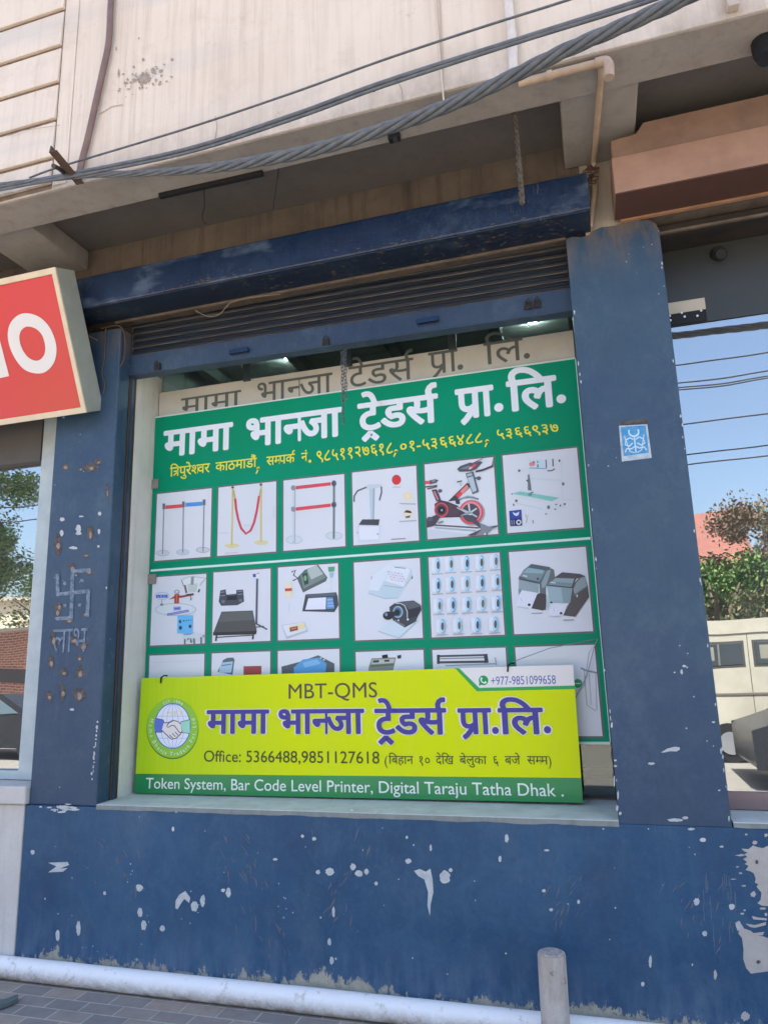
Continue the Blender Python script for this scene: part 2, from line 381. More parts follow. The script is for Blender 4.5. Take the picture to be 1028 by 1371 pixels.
def put(mb, parts, P, mi=0, y=0.0, fit=None, dy=0.0004):
    """fit=(x0,x1,zbase,ztop,inkheight): ink stretched so that its ends land on x0..x1 and baseline..inkheight on zbase..ztop; P maps (x,z,y)."""
    off = parts[0][2] if parts and len(parts[0]) > 2 else 0.0
    parts = [(p[0], p[1]) for p in parts]
    xs = [vx + ox for (v, f), ox in parts for vx, vy in v]
    a, b = min(xs) - off, max(xs) + off; x0, x1, zb, zt, ih = fit
    kx = (x1 - x0) / (b - a); kz = (zt - zb) / ih
    sh_ = [(0.0, 0.0)]
    if off > 0.008: sh_ += [(off * math.cos(q * math.pi / 5), off * math.sin(q * math.pi / 5)) for q in range(10)]
    elif off > 0: sh_ += [(off, 0), (-off, 0), (0, off), (0, -off)]
    if off > 0.04: sh_ += [(.5 * off * math.cos(q * math.pi / 3), .5 * off * math.sin(q * math.pi / 3)) for q in range(6)]
    for j, ((v, f), ox) in enumerate(parts):
        for q, (sx, sy) in enumerate(sh_):
            mb.add([P(x0 + (vx + ox + sx - a) * kx, zb + (vy + sy) * kz, y - (j % 3) * 0.00005 - q * 0.00015) for vx, vy in v], f, mi)
PXZ = lambda x, z, y: (x, y, z)
def word(mb, seq, px0, px1, pbase, ptop, Y, off=0.0, mi=0, grow=0.0):
    """Devanagari word between pixel columns; pbase, ptop: pixels on the baseline and on the head line."""
    x0 = at(px0, ptop[1], Y).x; x1 = at(px1, ptop[1], Y).x
    zb = at(*pbase, Y).z; zt = at(*ptop, Y).z
    put(mb, deva(seq, off), PXZ, mi, Y, (x0 - grow, x1 + grow, zb, zt, 0.622))
def latin(mb, s, px0, px1, pyb, pyt, Y, off=0.0, mi=0, ih=0.686):
    x0 = at(px0, pyb, Y).x; x1 = at(px1, pyb, Y).x
    put(mb, [(glyph(s), 0.0, off)], PXZ, mi, Y, (x0, x1, at((px0 + px1) / 2, pyb, Y).z, at((px0 + px1) / 2, pyt, Y).z, ih))

# ------------------------------------------------------------------ ground, road, pavement (setting)
b = MB(); b.add([(-400, -400, -.14), (400, -400, -.14), (400, 400, -.14), (-400, 400, -.14)], [(0, 1, 2, 3)]); struct(b.build('ground', GROUND))
b = MB(); b.add([(-120, -11, -.13), (120, -11, -.13), (120, -2.75, -.13), (-120, -2.75, -.13)], [(0, 1, 2, 3)]); struct(b.build('road', ROAD))
b = MB().box(-60, 60, -2.60, 0.0, -.138, 0.0); struct(b.build('pavement', PAVE))
b = MB().box(-60, 60, -2.75, -2.602, -.138, 0.012); struct(b.build('kerb', mottled('kerb_concrete', '#9b968f', '#85817b', 8, 0.9), bevel=0.015))
b = MB().box(-60, 60, -13.5, -11, -.138, 0.0); struct(b.build('far_pavement', mottled('far_paving', '#8f8780', '#a09890', 6, 0.9)))

# ------------------------------------------------------------------ the shop building
B = thing('shop_building', (0, 0, 0), 'old shop building with blue painted ground floor and cream overhanging upper wall', 'building')
MB().box(-3.265, 3.2, 0.0, 0.30, 0.0, 0.880).build('lower_wall', BLUE, B, 0.006)
MB().box(-9, -3.268, -0.006, 0.30, 0.0, 0.880).build('plaster_wall', WHITEPL, B, 0.006, 'dirty white plaster below the left window')
def rough_ledge(x0, x1, y0, y1, z0, z1, seed, amp=0.006, n=90):
    """slab whose front lower edge is ragged"""
    rnd = random.Random(seed); mb = MB(); vs = []
    for i in range(n + 1):
        x = x0 + (x1 - x0) * i / n
        e = (noise.noise(Vector((x * 6, seed, 0))) + 0.6 * noise.noise(Vector((x * 23, seed, 3)))) * amp
        vs += [(x, y0, z0 + e), (x, y0 + abs(e) * 0.3, z1 - 0.003), (x, y0 + 0.006, z1), (x, y1, z1 + 0.004)]
    fs = [(4 * i + k, 4 * i + 4 + k, 4 * i + 5 + k, 4 * i + 1 + k) for i in range(n) for k in range(3)]
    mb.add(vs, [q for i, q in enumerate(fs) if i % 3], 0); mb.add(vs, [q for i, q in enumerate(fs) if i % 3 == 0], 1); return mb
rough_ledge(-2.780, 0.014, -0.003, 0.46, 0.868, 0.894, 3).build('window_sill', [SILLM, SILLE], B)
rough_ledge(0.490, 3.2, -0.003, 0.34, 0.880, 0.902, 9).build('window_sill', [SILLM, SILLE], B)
MB().box(-9, -3.246, -0.03, 0.30, 0.884, 0.985).build('window_sill', WHITEPL, B, 0.01, 'white painted sill below the left window')
# pillars, the right one with a broken plaster top
MB().box(-3.243, -2.782, 0.0, 0.113, 0.881, 3.80).build('pillar', BLUE_PILLAR, B, 0.01)
MB().box(-3.243, -2.79, 0.117, 0.5, 0.895, 3.80).build('pillar_core', CANT, B)
ol = [(0.016, 0.881), (0.484, 0.881), (0.484, 3.79), (0.470, 3.83), (0.44, 3.855), (0.40, 3.862), (0.33, 3.868), (0.27, 3.860), (0.20, 3.866), (0.15, 3.850), (0.145, 3.835), (0.10, 3.828), (0.05, 3.842), (0.016, 3.835)]
MB().prism([(x, 0.0, z) for x, z in ol], (0, 0.5, 0)).build('pillar', BLUE_PILLAR, B, 0.012)
MB().box(0.12, 0.40, 0.014, 0.45, 3.80, 4.415).build('pillar_stub', STUB, B, 0.004)
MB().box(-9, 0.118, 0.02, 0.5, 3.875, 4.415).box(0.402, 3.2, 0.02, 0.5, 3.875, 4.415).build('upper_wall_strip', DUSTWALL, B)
# shutter guide and plaster reveal on the left of the opening
MB().box(-2.87, -2.778, 0.116, 0.181, 0.895, 3.86).build('shutter_guide', TRACK, B, 0.004)
MB().box(-2.786, -2.772, 0.128, 0.150, 0.895, 3.50).build('guide_lip', BLUE_METAL, B)
rv = MB(); n = 60; vs = []
for i in range(n + 1):
    z = 0.896 + (3.62 - 0.896) * i / n
    e = 0.008 * noise.noise(Vector((0, 4, z * 7))) + 0.006 * noise.noise(Vector((0, 9, z * 25)))
    vs += [(-2.79, 0.183, z), (-2.779, 0.186 + e + 0.004, z), (-2.777, 0.206 + e, z), (-2.781, 0.46, z)]
rv.add(vs, [(4 * i + k, 4 * i + 1 + k, 4 * i + 5 + k, 4 * i + 4 + k) for i in range(n) for k in range(3)])
rv.build('window_reveal', GREYPL, B)
# overhang
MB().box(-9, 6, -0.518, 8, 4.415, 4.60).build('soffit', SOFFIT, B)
MB().box(-9, 6, -0.753, -0.52, 4.246, 4.60).build('overhang_beam', CONC, B, 0.006)
MB().box(-9, 6, -0.759, -0.60, 4.252, 6.4).build('parapet_wall', CREAM, B, 0.004)
pk = MB(); zs = [4.272, 4.44, 4.692, 4.94, 5.19, 5.447, 5.70, 5.95, 6.2]
for i in range(len(zs) - 1):      # lapped boards: each leans out a little over the one below
    z0, z1 = zs[i] + 0.014, zs[i + 1] - 0.006
    pk.hexa([(-9, -0.7605, z0), (-2.70, -0.7605, z0), (-2.70, -0.782, z0), (-9, -0.782, z0), (-9, -0.7605, z1), (-2.70, -0.7605, z1), (-2.70, -0.771, z1), (-9, -0.771, z1)])
pk.build('lapped_cladding', CREAM, B, 0.004)
MB().box(-9, -2.70, -0.7603, -0.7592, 4.26, 6.3).build('groove_shade_dirt', mottled('groove_shade_dirt', '#6e5c4c', '#8a7664', 20, .95), B)  # brown sheet colours in the shade and dirt of the grooves
MB().box(-2.694, -2.60, -0.766, -0.7605, 4.272, 6.2).build('corner_band', CREAM, B, 0.003)
MB().box(-3.47, -3.085, -0.519, 0.019, 4.275, 4.414).build('cantilever_bracket', CANT, B, 0.008)
MB().box(0.045, 0.405, -0.519, 0.013, 4.262, 4.414).build('cantilever_bracket', CANT, B, 0.008)
MB().box(-9, 6, 0.52, 8, 4.61, 6.4).build('upper_storey', CREAM, B)
# blue lintel beam above the shutter
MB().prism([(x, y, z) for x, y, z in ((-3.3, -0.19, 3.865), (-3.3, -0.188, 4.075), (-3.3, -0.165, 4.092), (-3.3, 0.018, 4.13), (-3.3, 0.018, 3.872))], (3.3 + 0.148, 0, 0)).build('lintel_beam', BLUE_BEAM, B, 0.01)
MB().box(-3.3, 0.147, -0.182, 0.017, 3.858, 3.8648).build('beam_underside', blue_paint('shaded_blue_paint', '#0f1d33', '#14243a', '#27313f', 0.5, False), B)  # same paint as the beam, its shade put into a darker colour
dl = MB()
for i in range(260):             # dust and peeled flecks along the beam's lower edge
    x = -2.85 + 2.98 * random.random(); big = noise.noise(Vector((x * 1.7, 3, 0))) + .35
    if random.random() > big: continue
    zc = 3.868 + abs(random.gauss(0, .016)); w_ = random.uniform(.004, .020)
    dl.poly([(x + q[0], -0.1915 - .0002 * (i % 5), zc + q[1]) for q in blob(0, 0, w_, random.uniform(.002, .008), 9, .6, i)])
for i in range(420):
    x = -2.9 + 3.03 * random.random(); yy = -0.18 + 0.19 * random.random(); big = noise.noise(Vector((x * 1.5, 8, 0))) + .45
    if random.random() > big: continue
    w_ = random.uniform(.004, .022)
    dl.poly([(x + q[0], yy + q[1] * .8, 3.8572 - .0002 * (i % 5)) for q in blob(0, 0, w_, w_ * .6, 9, .6, i)])
dl.build('beam_dust', mottled('fleck_dust', '#5b5248', '#3f3f42', 60, .95), B)
MB().box(-2.85, 0.014, 0.021, 0.036, 3.846, 3.869).build('lintel_lip', DUSTLIP, B)
# roller shutter, pulled up
sz = lambda x, z: z + 0.040 * (-(x + 1.38) / 2.76)      # the curtain hangs lower on the right
SH = MB(); n = 7; prof = []; z = 3.625
for k in range(9):
    for q in range(6):
        a = q / 6; prof.append((0.137 - 0.020 * math.sin(math.pi * min(a * 1.25, 1)), z + a * 0.049))
    z += 0.049
vs = [(x, y, sz(x, zz)) for x in (-2.80, 0.02) for y, zz in prof]; n = len(prof)
SH.add(vs, [(i, n + i, n + i + 1, i + 1) for i in range(n - 1)], 0, False)
sh = SH.build('roller_shutter', SLAT, B)
lp = MB()
for k in range(9):
    z = 3.625 + 0.049 * k
    pts = [(x, 0.117, sz(x, z + 0.004 + 0.003 * noise.noise(Vector((x * 4, k, 0))))) for x in [-2.79 + 2.80 * i / 40 for i in range(41)]]
    lp.tube(pts, [0.0024 + 0.0030 * noise.noise(Vector((p[0] * 7, k * 3.1, 1))) for p in pts], 5)
lp.build('slat_dust', DUSTLIP, sh)
bb = MB()
bb.hexa([(-2.80, 0.105, sz(-2.8, 3.485)), (0.018, 0.105, sz(0.018, 3.485)), (0.018, 0.135, sz(0.018, 3.485)), (-2.80, 0.135, sz(-2.8, 3.485)),
         (-2.80, 0.105, sz(-2.8, 3.622)), (0.018, 0.105, sz(0.018, 3.622)), (0.018, 0.135, sz(0.018, 3.622)), (-2.80, 0.135, sz(-2.8, 3.622))])
bb.hexa([(-2.80, 0.085, sz(-2.8, 3.478)), (0.018, 0.085, sz(0.018, 3.478)), (0.018, 0.165, sz(0.018, 3.478)), (-2.80, 0.165, sz(-2.8, 3.478)),
         (-2.80, 0.085, sz(-2.8, 3.4845)), (0.018, 0.085, sz(0.018, 3.4845)), (0.018, 0.165, sz(0.018, 3.4845)), (-2.80, 0.165, sz(-2.8, 3.4845))])
bar = bb.build('bottom_bar', BLUE_METAL, sh, 0.003)
for px, py in ((320, 469), (572, 428)):
    p = at(px, py, 0.09); h = MB()
    h.box(p.x - .065, p.x + .065, 0.078, 0.095, p.z - .018, p.z + .010).box(p.x - .062, p.x - .050, 0.092, 0.106, p.z - .016, p.z + .009).box(p.x + .050, p.x + .062, 0.092, 0.106, p.z - .016, p.z + .009)
    h.build('pull_handle', flat('#1f3557', 0.4), sh, 0.003)
for px, py in ((437, 458), (212, 491), (707, 409), (719, 407)):
    p = at(px, py, 0.10); h = MB().box(p.x - .016, p.x + .016, 0.097, 0.104, p.z - .022, p.z + .022)
    h.tube([(p.x - .022, 0.09, p.z - .025), (p.x - .012, 0.080, p.z + .02), (p.x + .004, 0.078, p.z + .032), (p.x + .016, 0.084, p.z + .01), (p.x + .012, 0.09, p.z - .03)], 0.004, 6)
    h.build('hasp', mottled('dark_hasp', '#1d1e20', '#352f2a', 40, .7), sh)
# display window behind the signs
wi = MB().box(-2.776, 0.012, 0.462, 0.470, 0.90, 4.1).build('display_window', GLASS_C, B)
MB().box(-2.776, -2.752, 0.43, 0.475, 0.90, 1.16).box(-0.012, 0.012, 0.475, 0.50, 0.90, 4.1).build('window_frame', mottled('dark_alu', '#4c5150', '#5b605e', 9, 0.4), wi)
# room behind
rm = MB(); x0, x1, y0, y1, z0, z1 = -2.9, 0.3, 0.52, 3.4, 0.1, 3.95
vs = [(x, y, z) for x in (x0, x1) for y in (y0, y1) for z in (z0, z1)]
rm.add(vs, [(0, 1, 3, 2), (4, 6, 7, 5), (2, 3, 7, 6), (0, 2, 6, 4), (1, 5, 7, 3)])
rm.build('shop_room', mottled('dim_room_paint', '#aab4b0', '#98a39f', 2, 0.8), B)
bm_ = MB()
for i in range(4): bm_.box(-2.8 + i * 0.75, -2.72 + i * 0.75, 0.55, 3.3, 3.86, 3.948)
bm_.build('ceiling_batten', mottled('batten_paint', '#7d8886', '#6c7674', 4, 0.8), B)
# side windows
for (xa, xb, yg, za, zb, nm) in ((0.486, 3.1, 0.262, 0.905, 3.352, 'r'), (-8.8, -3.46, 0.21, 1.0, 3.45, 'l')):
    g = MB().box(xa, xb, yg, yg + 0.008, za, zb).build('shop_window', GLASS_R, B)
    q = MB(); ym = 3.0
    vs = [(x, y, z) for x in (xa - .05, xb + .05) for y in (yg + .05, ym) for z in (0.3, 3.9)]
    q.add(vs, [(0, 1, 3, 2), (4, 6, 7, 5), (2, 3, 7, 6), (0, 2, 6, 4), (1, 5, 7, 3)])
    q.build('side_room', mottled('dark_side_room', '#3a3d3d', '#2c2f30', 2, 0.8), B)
    if nm == 'r':
        MB().box(0.486, 3.1, 0.255, 0.285, 3.356, 3.80).build('dark_top_panel', mottled('dark_tinted_transom', '#2f3231', '#393b39', 1.2, 0.35, 0.05), g)
        MB().prism([(0.486, .07, 3.80), (0.486, .07, 3.85), (0.486, .11, 3.872), (0.486, .29, 3.872), (0.486, .29, 3.803)], (2.6, 0, 0)).build('rusty_header', mottled('rusty_header_paint', '#1e2021', '#352d27', 7, 0.6, 0.4, stretch=(0.5, 1, 2)), g, 0.004)
        MB().box(0.486, 3.1, 0.052, 0.0695, 3.797, 3.808).build('header_lip', DUSTLIP, g)
        MB().box(0.50, 0.70, 0.246, 0.2605, 3.425, 3.492).build('hinge_cover', flat('#b9b3a6', 0.4), g, 0.002)
        h = MB().box(0.50, 0.70, 0.244, 0.2605, 3.36, 3.424).build('hinge_plate', DARKM, g, 0.003)
        sc = MB()
        for px, py in ((896, 423), (897, 429), (912, 419), (916, 424), (933, 423), (938, 416)):
            p = at(px, py, 0.243); sc.tube([(p.x, 0.2395, p.z), (p.x, 0.2435, p.z)], 0.006, 10)
        sc.build('screw', flat('#d8d8d4', 0.3, 0.6), h)
        MB().box(0.50, 0.70, 0.246, 0.2615, 0.908, 0.985).build('hinge_plate', flat('#8a7878', 0.4, 0.2), g, 0.002)
        p = at(962, 342, 0.25); f_ = MB().tube([(p.x, 0.254, p.z + 0.012), (p.x, 0.225, p.z + 0.012)], [0.045, 0.030], 14).tube([(p.x, 0.225, p.z), (p.x, 0.20, p.z - .02)], [0.022, 0.026], 12)
        f_.build('lamp_fixture', flat('#26272a', 0.4), g)
    else:
        MB().box(-3.485, -3.36, 0.160, 0.222, 0.988, 3.8).box(-8.8, -3.486, 0.165, 0.208, 0.988, 1.04).build('window_frame', mottled('pale_window_frame', '#b9c6c8', '#a8b6ba', 6, 0.5), g, 0.004)
        MB().box(-8.8, -3.487, 0.150, 0.235, 3.02, 3.8).build('dark_top_panel', mottled('grey_pane_reflection', '#4b4a49', '#565453', 2, 0.6), g, 0.003)  # added panel, stands in for the dark reflection across the pane's top

# ---- worn places on the wall: chips, bare plaster, scratches, cracks (thin flakes of real relief)
LW = (0, 1060, 2.0); RW = (514, 1060, 2.0)
def T(cr, x, y): return cr[0] + x / cr[2], cr[1] + y / cr[2]
chips = MB(); k = 0
def flake(mb, cr, pts, Y, mi=0, dz=0.0008):
    global k; k += 1
    mb.poly([at(*T(cr, x, y), Y - dz - (k % 7) * 0.0002) for x, y in pts], mi)
ch = [(LW, 373, 258, 9, 9), (LW, 376, 323, 8, 11), (LW, 386, 357, 6, 12), (LW, 435, 366, 8, 8), (LW, 521, 307, 11, 17), (LW, 543, 292, 6, 15), (LW, 883, 214, 10, 10), (LW, 961, 219, 11, 10), (LW, 945, 201, 8, 8), (LW, 981, 214, 6, 8),
      (LW, 211, 366, 6, 20), (LW, 852, 215, 6, 6), (LW, 281, 272, 4, 5), (LW, 88, 162, 6, 6), (LW, 612, 270, 8, 12), (LW, 598, 264, 5, 6), (LW, 882, 402, 5, 10), (LW, 893, 322, 4, 14), (LW, 1007, 246, 5, 5), (LW, 737, 181, 6, 3), (LW, 464, 100, 3, 6), (LW, 810, 119, 5, 4), (LW, 841, 126, 5, 6), (LW, 155, 385, 5, 12), (LW, 888, 452, 5, 10),
      (RW, 163, 229, 15, 15), (RW, 65, 186, 7, 8), (RW, 178, 210, 5, 5), (RW, 219, 74, 8, 6), (RW, 310, 180, 4, 9), (RW, 328, 125, 5, 13), (RW, 427, 265, 6, 5), (RW, 447, 316, 6, 5), (RW, 836, 295, 8, 9), (RW, 858, 380, 7, 7), (RW, 822, 100, 9, 3), (RW, 853, 129, 9, 5), (RW, 780, 76, 20, 5), (RW, 806, 70, 8, 4), (RW, 903, 147, 6, 3), (RW, 930, 308, 8, 7), (RW, 692, 515, 5, 7), (RW, 712, 455, 4, 20), (RW, 61, 122, 4, 4), (RW, 125, 150, 3, 9), (RW, 520, 295, 4, 6), (RW, 435, 157, 6, 3)]
for i, (cr, x, y, rx, ry) in enumerate(ch): flake(chips, cr, blob(x, y, rx * 1.15, ry * 1.15, 12, 0.3, i), 0.0)
flake(chips, LW, [(470, 312), (471, 292), (480, 276), (497, 266), (510, 284), (507, 298), (494, 287), (485, 300), (476, 315)], 0)
flake(chips, RW, [(80, 212), (96, 207), (112, 214), (124, 206), (130, 236), (132, 270), (125, 300), (123, 333), (116, 305), (118, 270), (108, 235), (92, 226)], 0)
flake(chips, LW, [(130, 190), (182, 188), (186, 196), (160, 206), (182, 204), (170, 214), (130, 216), (152, 200)], 0)
flake(chips, RW, [(940, 356), (952, 347), (960, 370), (945, 372)], 0)
for i in range(46):      # the row of flaked paint under the left pillar and along the sill
    x = random.gauss(170, 42) if i < 26 else random.choice([random.uniform(280, 1020), random.uniform(560, 1020)]); y = random.gauss(44, 5) if i < 26 else 38 + x * 0.018 + random.gauss(4, 6)
    flake(chips, LW, blob(x, y, random.uniform(3, 15 if i < 26 else 7), random.uniform(1.5, 5), 10, 0.5, 100 + i), 0.0)
for i in range(26):     # small nicks all over the lower wall
    x = random.uniform(45, 1900); y = random.uniform(80, 440) + x * 0.02
    flake(chips, LW, blob(x, y, random.uniform(0.8, 3.0), random.uniform(0.8, 4.5), 7, 0.4, 300 + i), 0.0)
for cr, pts in ((LW, [(520, 45), (514, 80), (500, 120), (500, 165), (504, 180), (518, 182), (514, 210), (500, 225), (498, 262)]), (LW, [(545, 280), (552, 330), (548, 400), (547, 440), (550, 490)]), (RW, [(108, 60), (113, 100), (111, 150), (117, 205)]),
                (LW, [(100, 52), (104, 80), (130, 90), (165, 84), (200, 72), (250, 48)]), (LW, [(130, 100), (128, 150), (103, 200), (98, 260), (112, 320), (118, 370)]), (RW, [(630, 72), (680, 80), (720, 72), (770, 74), (830, 78), (880, 86)]), (RW, [(925, 80), (930, 120), (938, 160)])):
    pp = [(x + random.uniform(-2, 2), y) for i in range(len(pts) - 1) for q in range(4) for x, y in [(pts[i][0] + (pts[i + 1][0] - pts[i][0]) * q / 4, pts[i][1] + (pts[i + 1][1] - pts[i][1]) * q / 4)]]
    L, Rr = band2d(pp, 2.3)
    for i in range(len(L) - 1): flake(chips, cr, [L[i], L[i + 1], Rr[i + 1], Rr[i]], 2)
for i in range(110):      # dry scratches
    cx_, cy_ = random.choice([(650, 190), (900, 290), (720, 400), (1500, 300), (1850, 320), (330, 200)]); x = random.gauss(cx_, 40); y = random.gauss(cy_, 50); a = R(random.gauss(115 if cx_ < 800 else 70, 14)); l = random.uniform(8, 44); wd_ = random.uniform(1, 5)
    flake(chips, LW, [(x, y), (x + l * .5 * math.cos(a) + wd_, y - l * .5 * math.sin(a)), (x + l * math.cos(a) + 1, y - l * math.sin(a)), (x + l * .4 * math.cos(a) - wd_ * .3, y - l * .45 * math.sin(a)), (x - 1.6, y + 2)], 0, 1)
chips.build('paint_chip', [CHIPM, mottled('brown_scratch', '#73696a', '#4c5f78', 30, 0.9), mottled('crack_line', '#b3bcc4', '#7d90a4', 25, .9)], B)
peel = MB(); px_ = []
rnd = random.Random(4)
PR = (940, 1080, 4.716)
k = 0
for pts in ([(415, 245), (380, 262), (345, 255), (318, 245), (290, 268), (245, 265), (262, 282), (285, 290), (262, 300), (282, 318), (255, 330), (280, 350), (265, 362), (290, 375), (270, 400), (300, 408), (322, 420), (335, 455), (330, 480), (352, 490), (340, 505), (372, 545), (365, 590), (345, 610), (375, 625), (415, 628), (700, 640), (900, 560), (900, 300), (640, 250)],
            [(415, 832), (385, 820), (340, 812), (300, 782), (262, 770), (230, 720), (203, 735), (238, 760), (225, 800), (248, 830), (258, 900), (256, 960), (275, 1020), (305, 1055), (350, 1048), (415, 1040), (640, 1030), (760, 940), (700, 860), (560, 850)],
            [(270, 738), (330, 748), (400, 728), (400, 748), (330, 765), (300, 760)], [(305, 800), (350, 795), (390, 790), (380, 812), (320, 815)], [(310, 690), (350, 700), (405, 705), (405, 718), (320, 712)], [(205, 308), (250, 298), (268, 308), (240, 314)]):
    flake(peel, PR, pts, -0.001)
for i, (x, y, rx, ry) in enumerate([(185, 632, 16, 18), (320, 552, 18, 22), (380, 643, 24, 10), (275, 176, 12, 8), (120, 250, 10, 6), (400, 180, 18, 12), (250, 676, 14, 8), (265, 655, 9, 7), (270, 1325, 32, 34), (80, 1060, 12, 30), (330, 228, 20, 14), (18, 800, 14, 14), (220, 380, 16, 5), (195, 458, 30, 4), (260, 500, 18, 6), (240, 420, 16, 6), (400, 680, 10, 12)]):
    flake(peel, PR, blob(x, y, rx, ry, 12, 0.4, 500 + i), -0.001)
peel.build('bare_plaster_patch', PEELM, B)
hl = MB(); k = 0
for x, y in ((342, 350), (352, 980)): flake(hl, PR, blob(x, y, 13, 16, 10, .3, x), -0.004)
for i in range(24):
    x = -3.05 + 0.10 * 0; p = at(*T(PR, random.uniform(0, 220), random.uniform(430, 900)), -0.001)
    l = random.uniform(0.02, .09); hl.poly([(p.x, p.y, p.z), (p.x + .004, p.y, p.z + l), (p.x + .0065, p.y, p.z + l), (p.x + .003, p.y, p.z)], 1)
hl.build('wall_scar', [RUSTM, mottled('scuffed_blue', '#566a88', '#5f6470', 30, .8)], B)
# left pillar: glue scars, the painted sign and word of good luck
P7 = (0, 400, 2.015)
sc = MB(); k = 0
for i, (x, y, rx, ry) in enumerate([(177, 453, 11, 11), (246, 455, 18, 14), (266, 440, 9, 9), (218, 460, 9, 6), (290, 520, 4, 22), (244, 632, 10, 26), (157, 662, 10, 26), (232, 692, 12, 7), (195, 725, 14, 12), (240, 738, 14, 8), (188, 868, 14, 9), (160, 830, 12, 12), (145, 918, 11, 24), (200, 920, 14, 16), (225, 935, 14, 22), (139, 980, 9, 24), (173, 1008, 14, 13), (216, 1008, 15, 22), (133, 1073, 13, 15), (170, 1062, 12, 22), (214, 1068, 16, 22), (155, 845, 10, 16), (232, 850, 12, 10), (205, 745, 8, 6), (215, 970, 8, 10)]):
    flake(sc, P7, blob(x, y, rx * 1.25, ry * 1.2, 20, 0.55, 700 + i), 0)
    flake(sc, P7, blob(x + rx * .1, y + ry * .2, rx * .5, ry * .45, 10, 0.4, 800 + i), -0.0015, 1)
for i, (x, y, rx, ry) in enumerate([(169, 595, 7, 7), (220, 587, 9, 3), (270, 580, 5, 6), (167, 632, 8, 9), (213, 622, 8, 13), (213, 633, 9, 6), (199, 672, 18, 4), (266, 668, 4, 5), (268, 628, 4, 8), (288, 780, 3, 4), (195, 1108, 7, 4), (173, 320, 4, 2)]): flake(sc, P7, blob(x, y, rx, ry, 12, 0.4, 900 + i), -0.001, 2)
for i in range(14): flake(sc, P7, blob(262 - i * 1.0 + random.uniform(-2, 2), 1140 + i * 12 + random.uniform(-4, 4), random.uniform(1, 4), random.uniform(2, 9), 8, .4, 950 + i), 0, 2)
sc.build('glue_scar', [RUSTM, mottled('pale_scar', '#a8998a', '#7d7168', 60, .95), CHIPM], B)
mk = MB(); k = 0
for pts in ([(197, 728), (193, 866)], [(197, 735), (246, 732)], [(155, 798), (242, 788)], [(240, 784), (236, 858)], [(194, 860), (150, 864)], [(157, 802), (156, 742)]):
    L, Rr = band2d(pts, 10); flake(mk, P7, L + Rr[::-1], 0, 0, 0.003)
for x, y in ((176, 768), (222, 760), (176, 828), (216, 826)): flake(mk, P7, ell(x, y, 5, 5, 10), 0, 0, 0.003)
word(mk, ['ल', 'ा', 'भ'], 72, 118, (95, 873), (92, 842), -0.003, -0.004)
mk.build('painted_good_luck_mark', mottled('faded_chalk_paint', '#8693a4', '#4a6079', 34, .9, lo=.36, hi=.64), B, 0, 'faded white hand painted auspicious sign and word on the left pillar')
# chips on the right pillar
rp = MB(); k = 0
PC = (740, 880, 3.569)
flake(rp, PC, [(515, 455), (545, 437), (580, 427), (603, 430), (606, 440), (590, 450), (560, 449), (530, 455)], 0)
for i, (x, y, rx, ry) in enumerate([(470, 508, 18, 7), (614, 70, 7, 18), (626, 42, 12, 8), (580, 72, 6, 4), (640, 48, 5, 5), (672, 188, 4, 4), (636, 339, 5, 5), (766, 310, 9, 4), (775, 225, 4, 8), (810, 475, 5, 14), (806, 440, 4, 12), (793, 636, 7, 6), (765, 424, 4, 4), (735, 400, 3, 4), (245, 62, 5, 9), (280, 325, 8, 18), (297, 493, 9, 6), (298, 520, 9, 6), (310, 660, 6, 24), (292, 590, 5, 40), (306, 720, 8, 20), (320, 745, 8, 12), (455, 820, 5, 4), (240, 820, 5, 5), (840, 770, 4, 20), (832, 620, 4, 18)]): flake(rp, PC, blob(x, y, rx, ry, 11, .45, 1000 + i), 0)
for i in range(26):
    zz = 0.95 + 2.8 * random.random(); xx = random.choice([0.022, 0.478]) + random.uniform(-.004, .004); s_ = random.uniform(.003, .009)
    rp.poly([(xx + a * .5, -0.001, zz + c * 1.6) for a, c in blob(0, 0, s_, s_, 8, .5, i)])
rp.build('paint_chip', CHIPM, B)
# stains and cracks of the parapet
ps = MB(); k = 0
for i, (x, y, rx, ry) in enumerate([(385, 208, 26, 22), (360, 215, 10, 8), (410, 188, 10, 14), (338, 222, 10, 5), (318, 195, 4, 22), (372, 102, 3, 5), (312, 130, 3, 10), (440, 172, 4, 4), (418, 215, 6, 8), (345, 238, 8, 4)]):
    flake(ps, (0, 0, 2.0), blob(x, y, rx * .8, ry * .8, 18, .6, 1200 + i), -0.762)
for i in range(60):
    flake(ps, (0, 0, 2.0), blob(random.gauss(385, 34), random.gauss(208, 20), random.uniform(1, 5), random.uniform(1, 5), 8, .4, 1300 + i), -0.762)
for cr, pts in (((0, 0, 2.0), [(577, 310), (582, 340), (577, 365), (577, 400)]), ((0, 0, 2.0), [(20, 365), (60, 350), (160, 335)]), ((514, 0, 2.0), [(30, 205), (48, 240), (50, 275)]), ((0, 0, 2.0), [(268, 305), (300, 285), (330, 280)])):
    L, Rr = band2d(pts, 1.6)
    for i in range(len(L) - 1): flake(ps, cr, [L[i], L[i + 1], Rr[i + 1], Rr[i]], -0.762 - (0.024 if cr[0] == 0 and pts[0][0] < 30 else 0))
ps.build('wall_stain', mottled('greyish_mould', '#a89c8e', '#857b70', 60, .95), B)

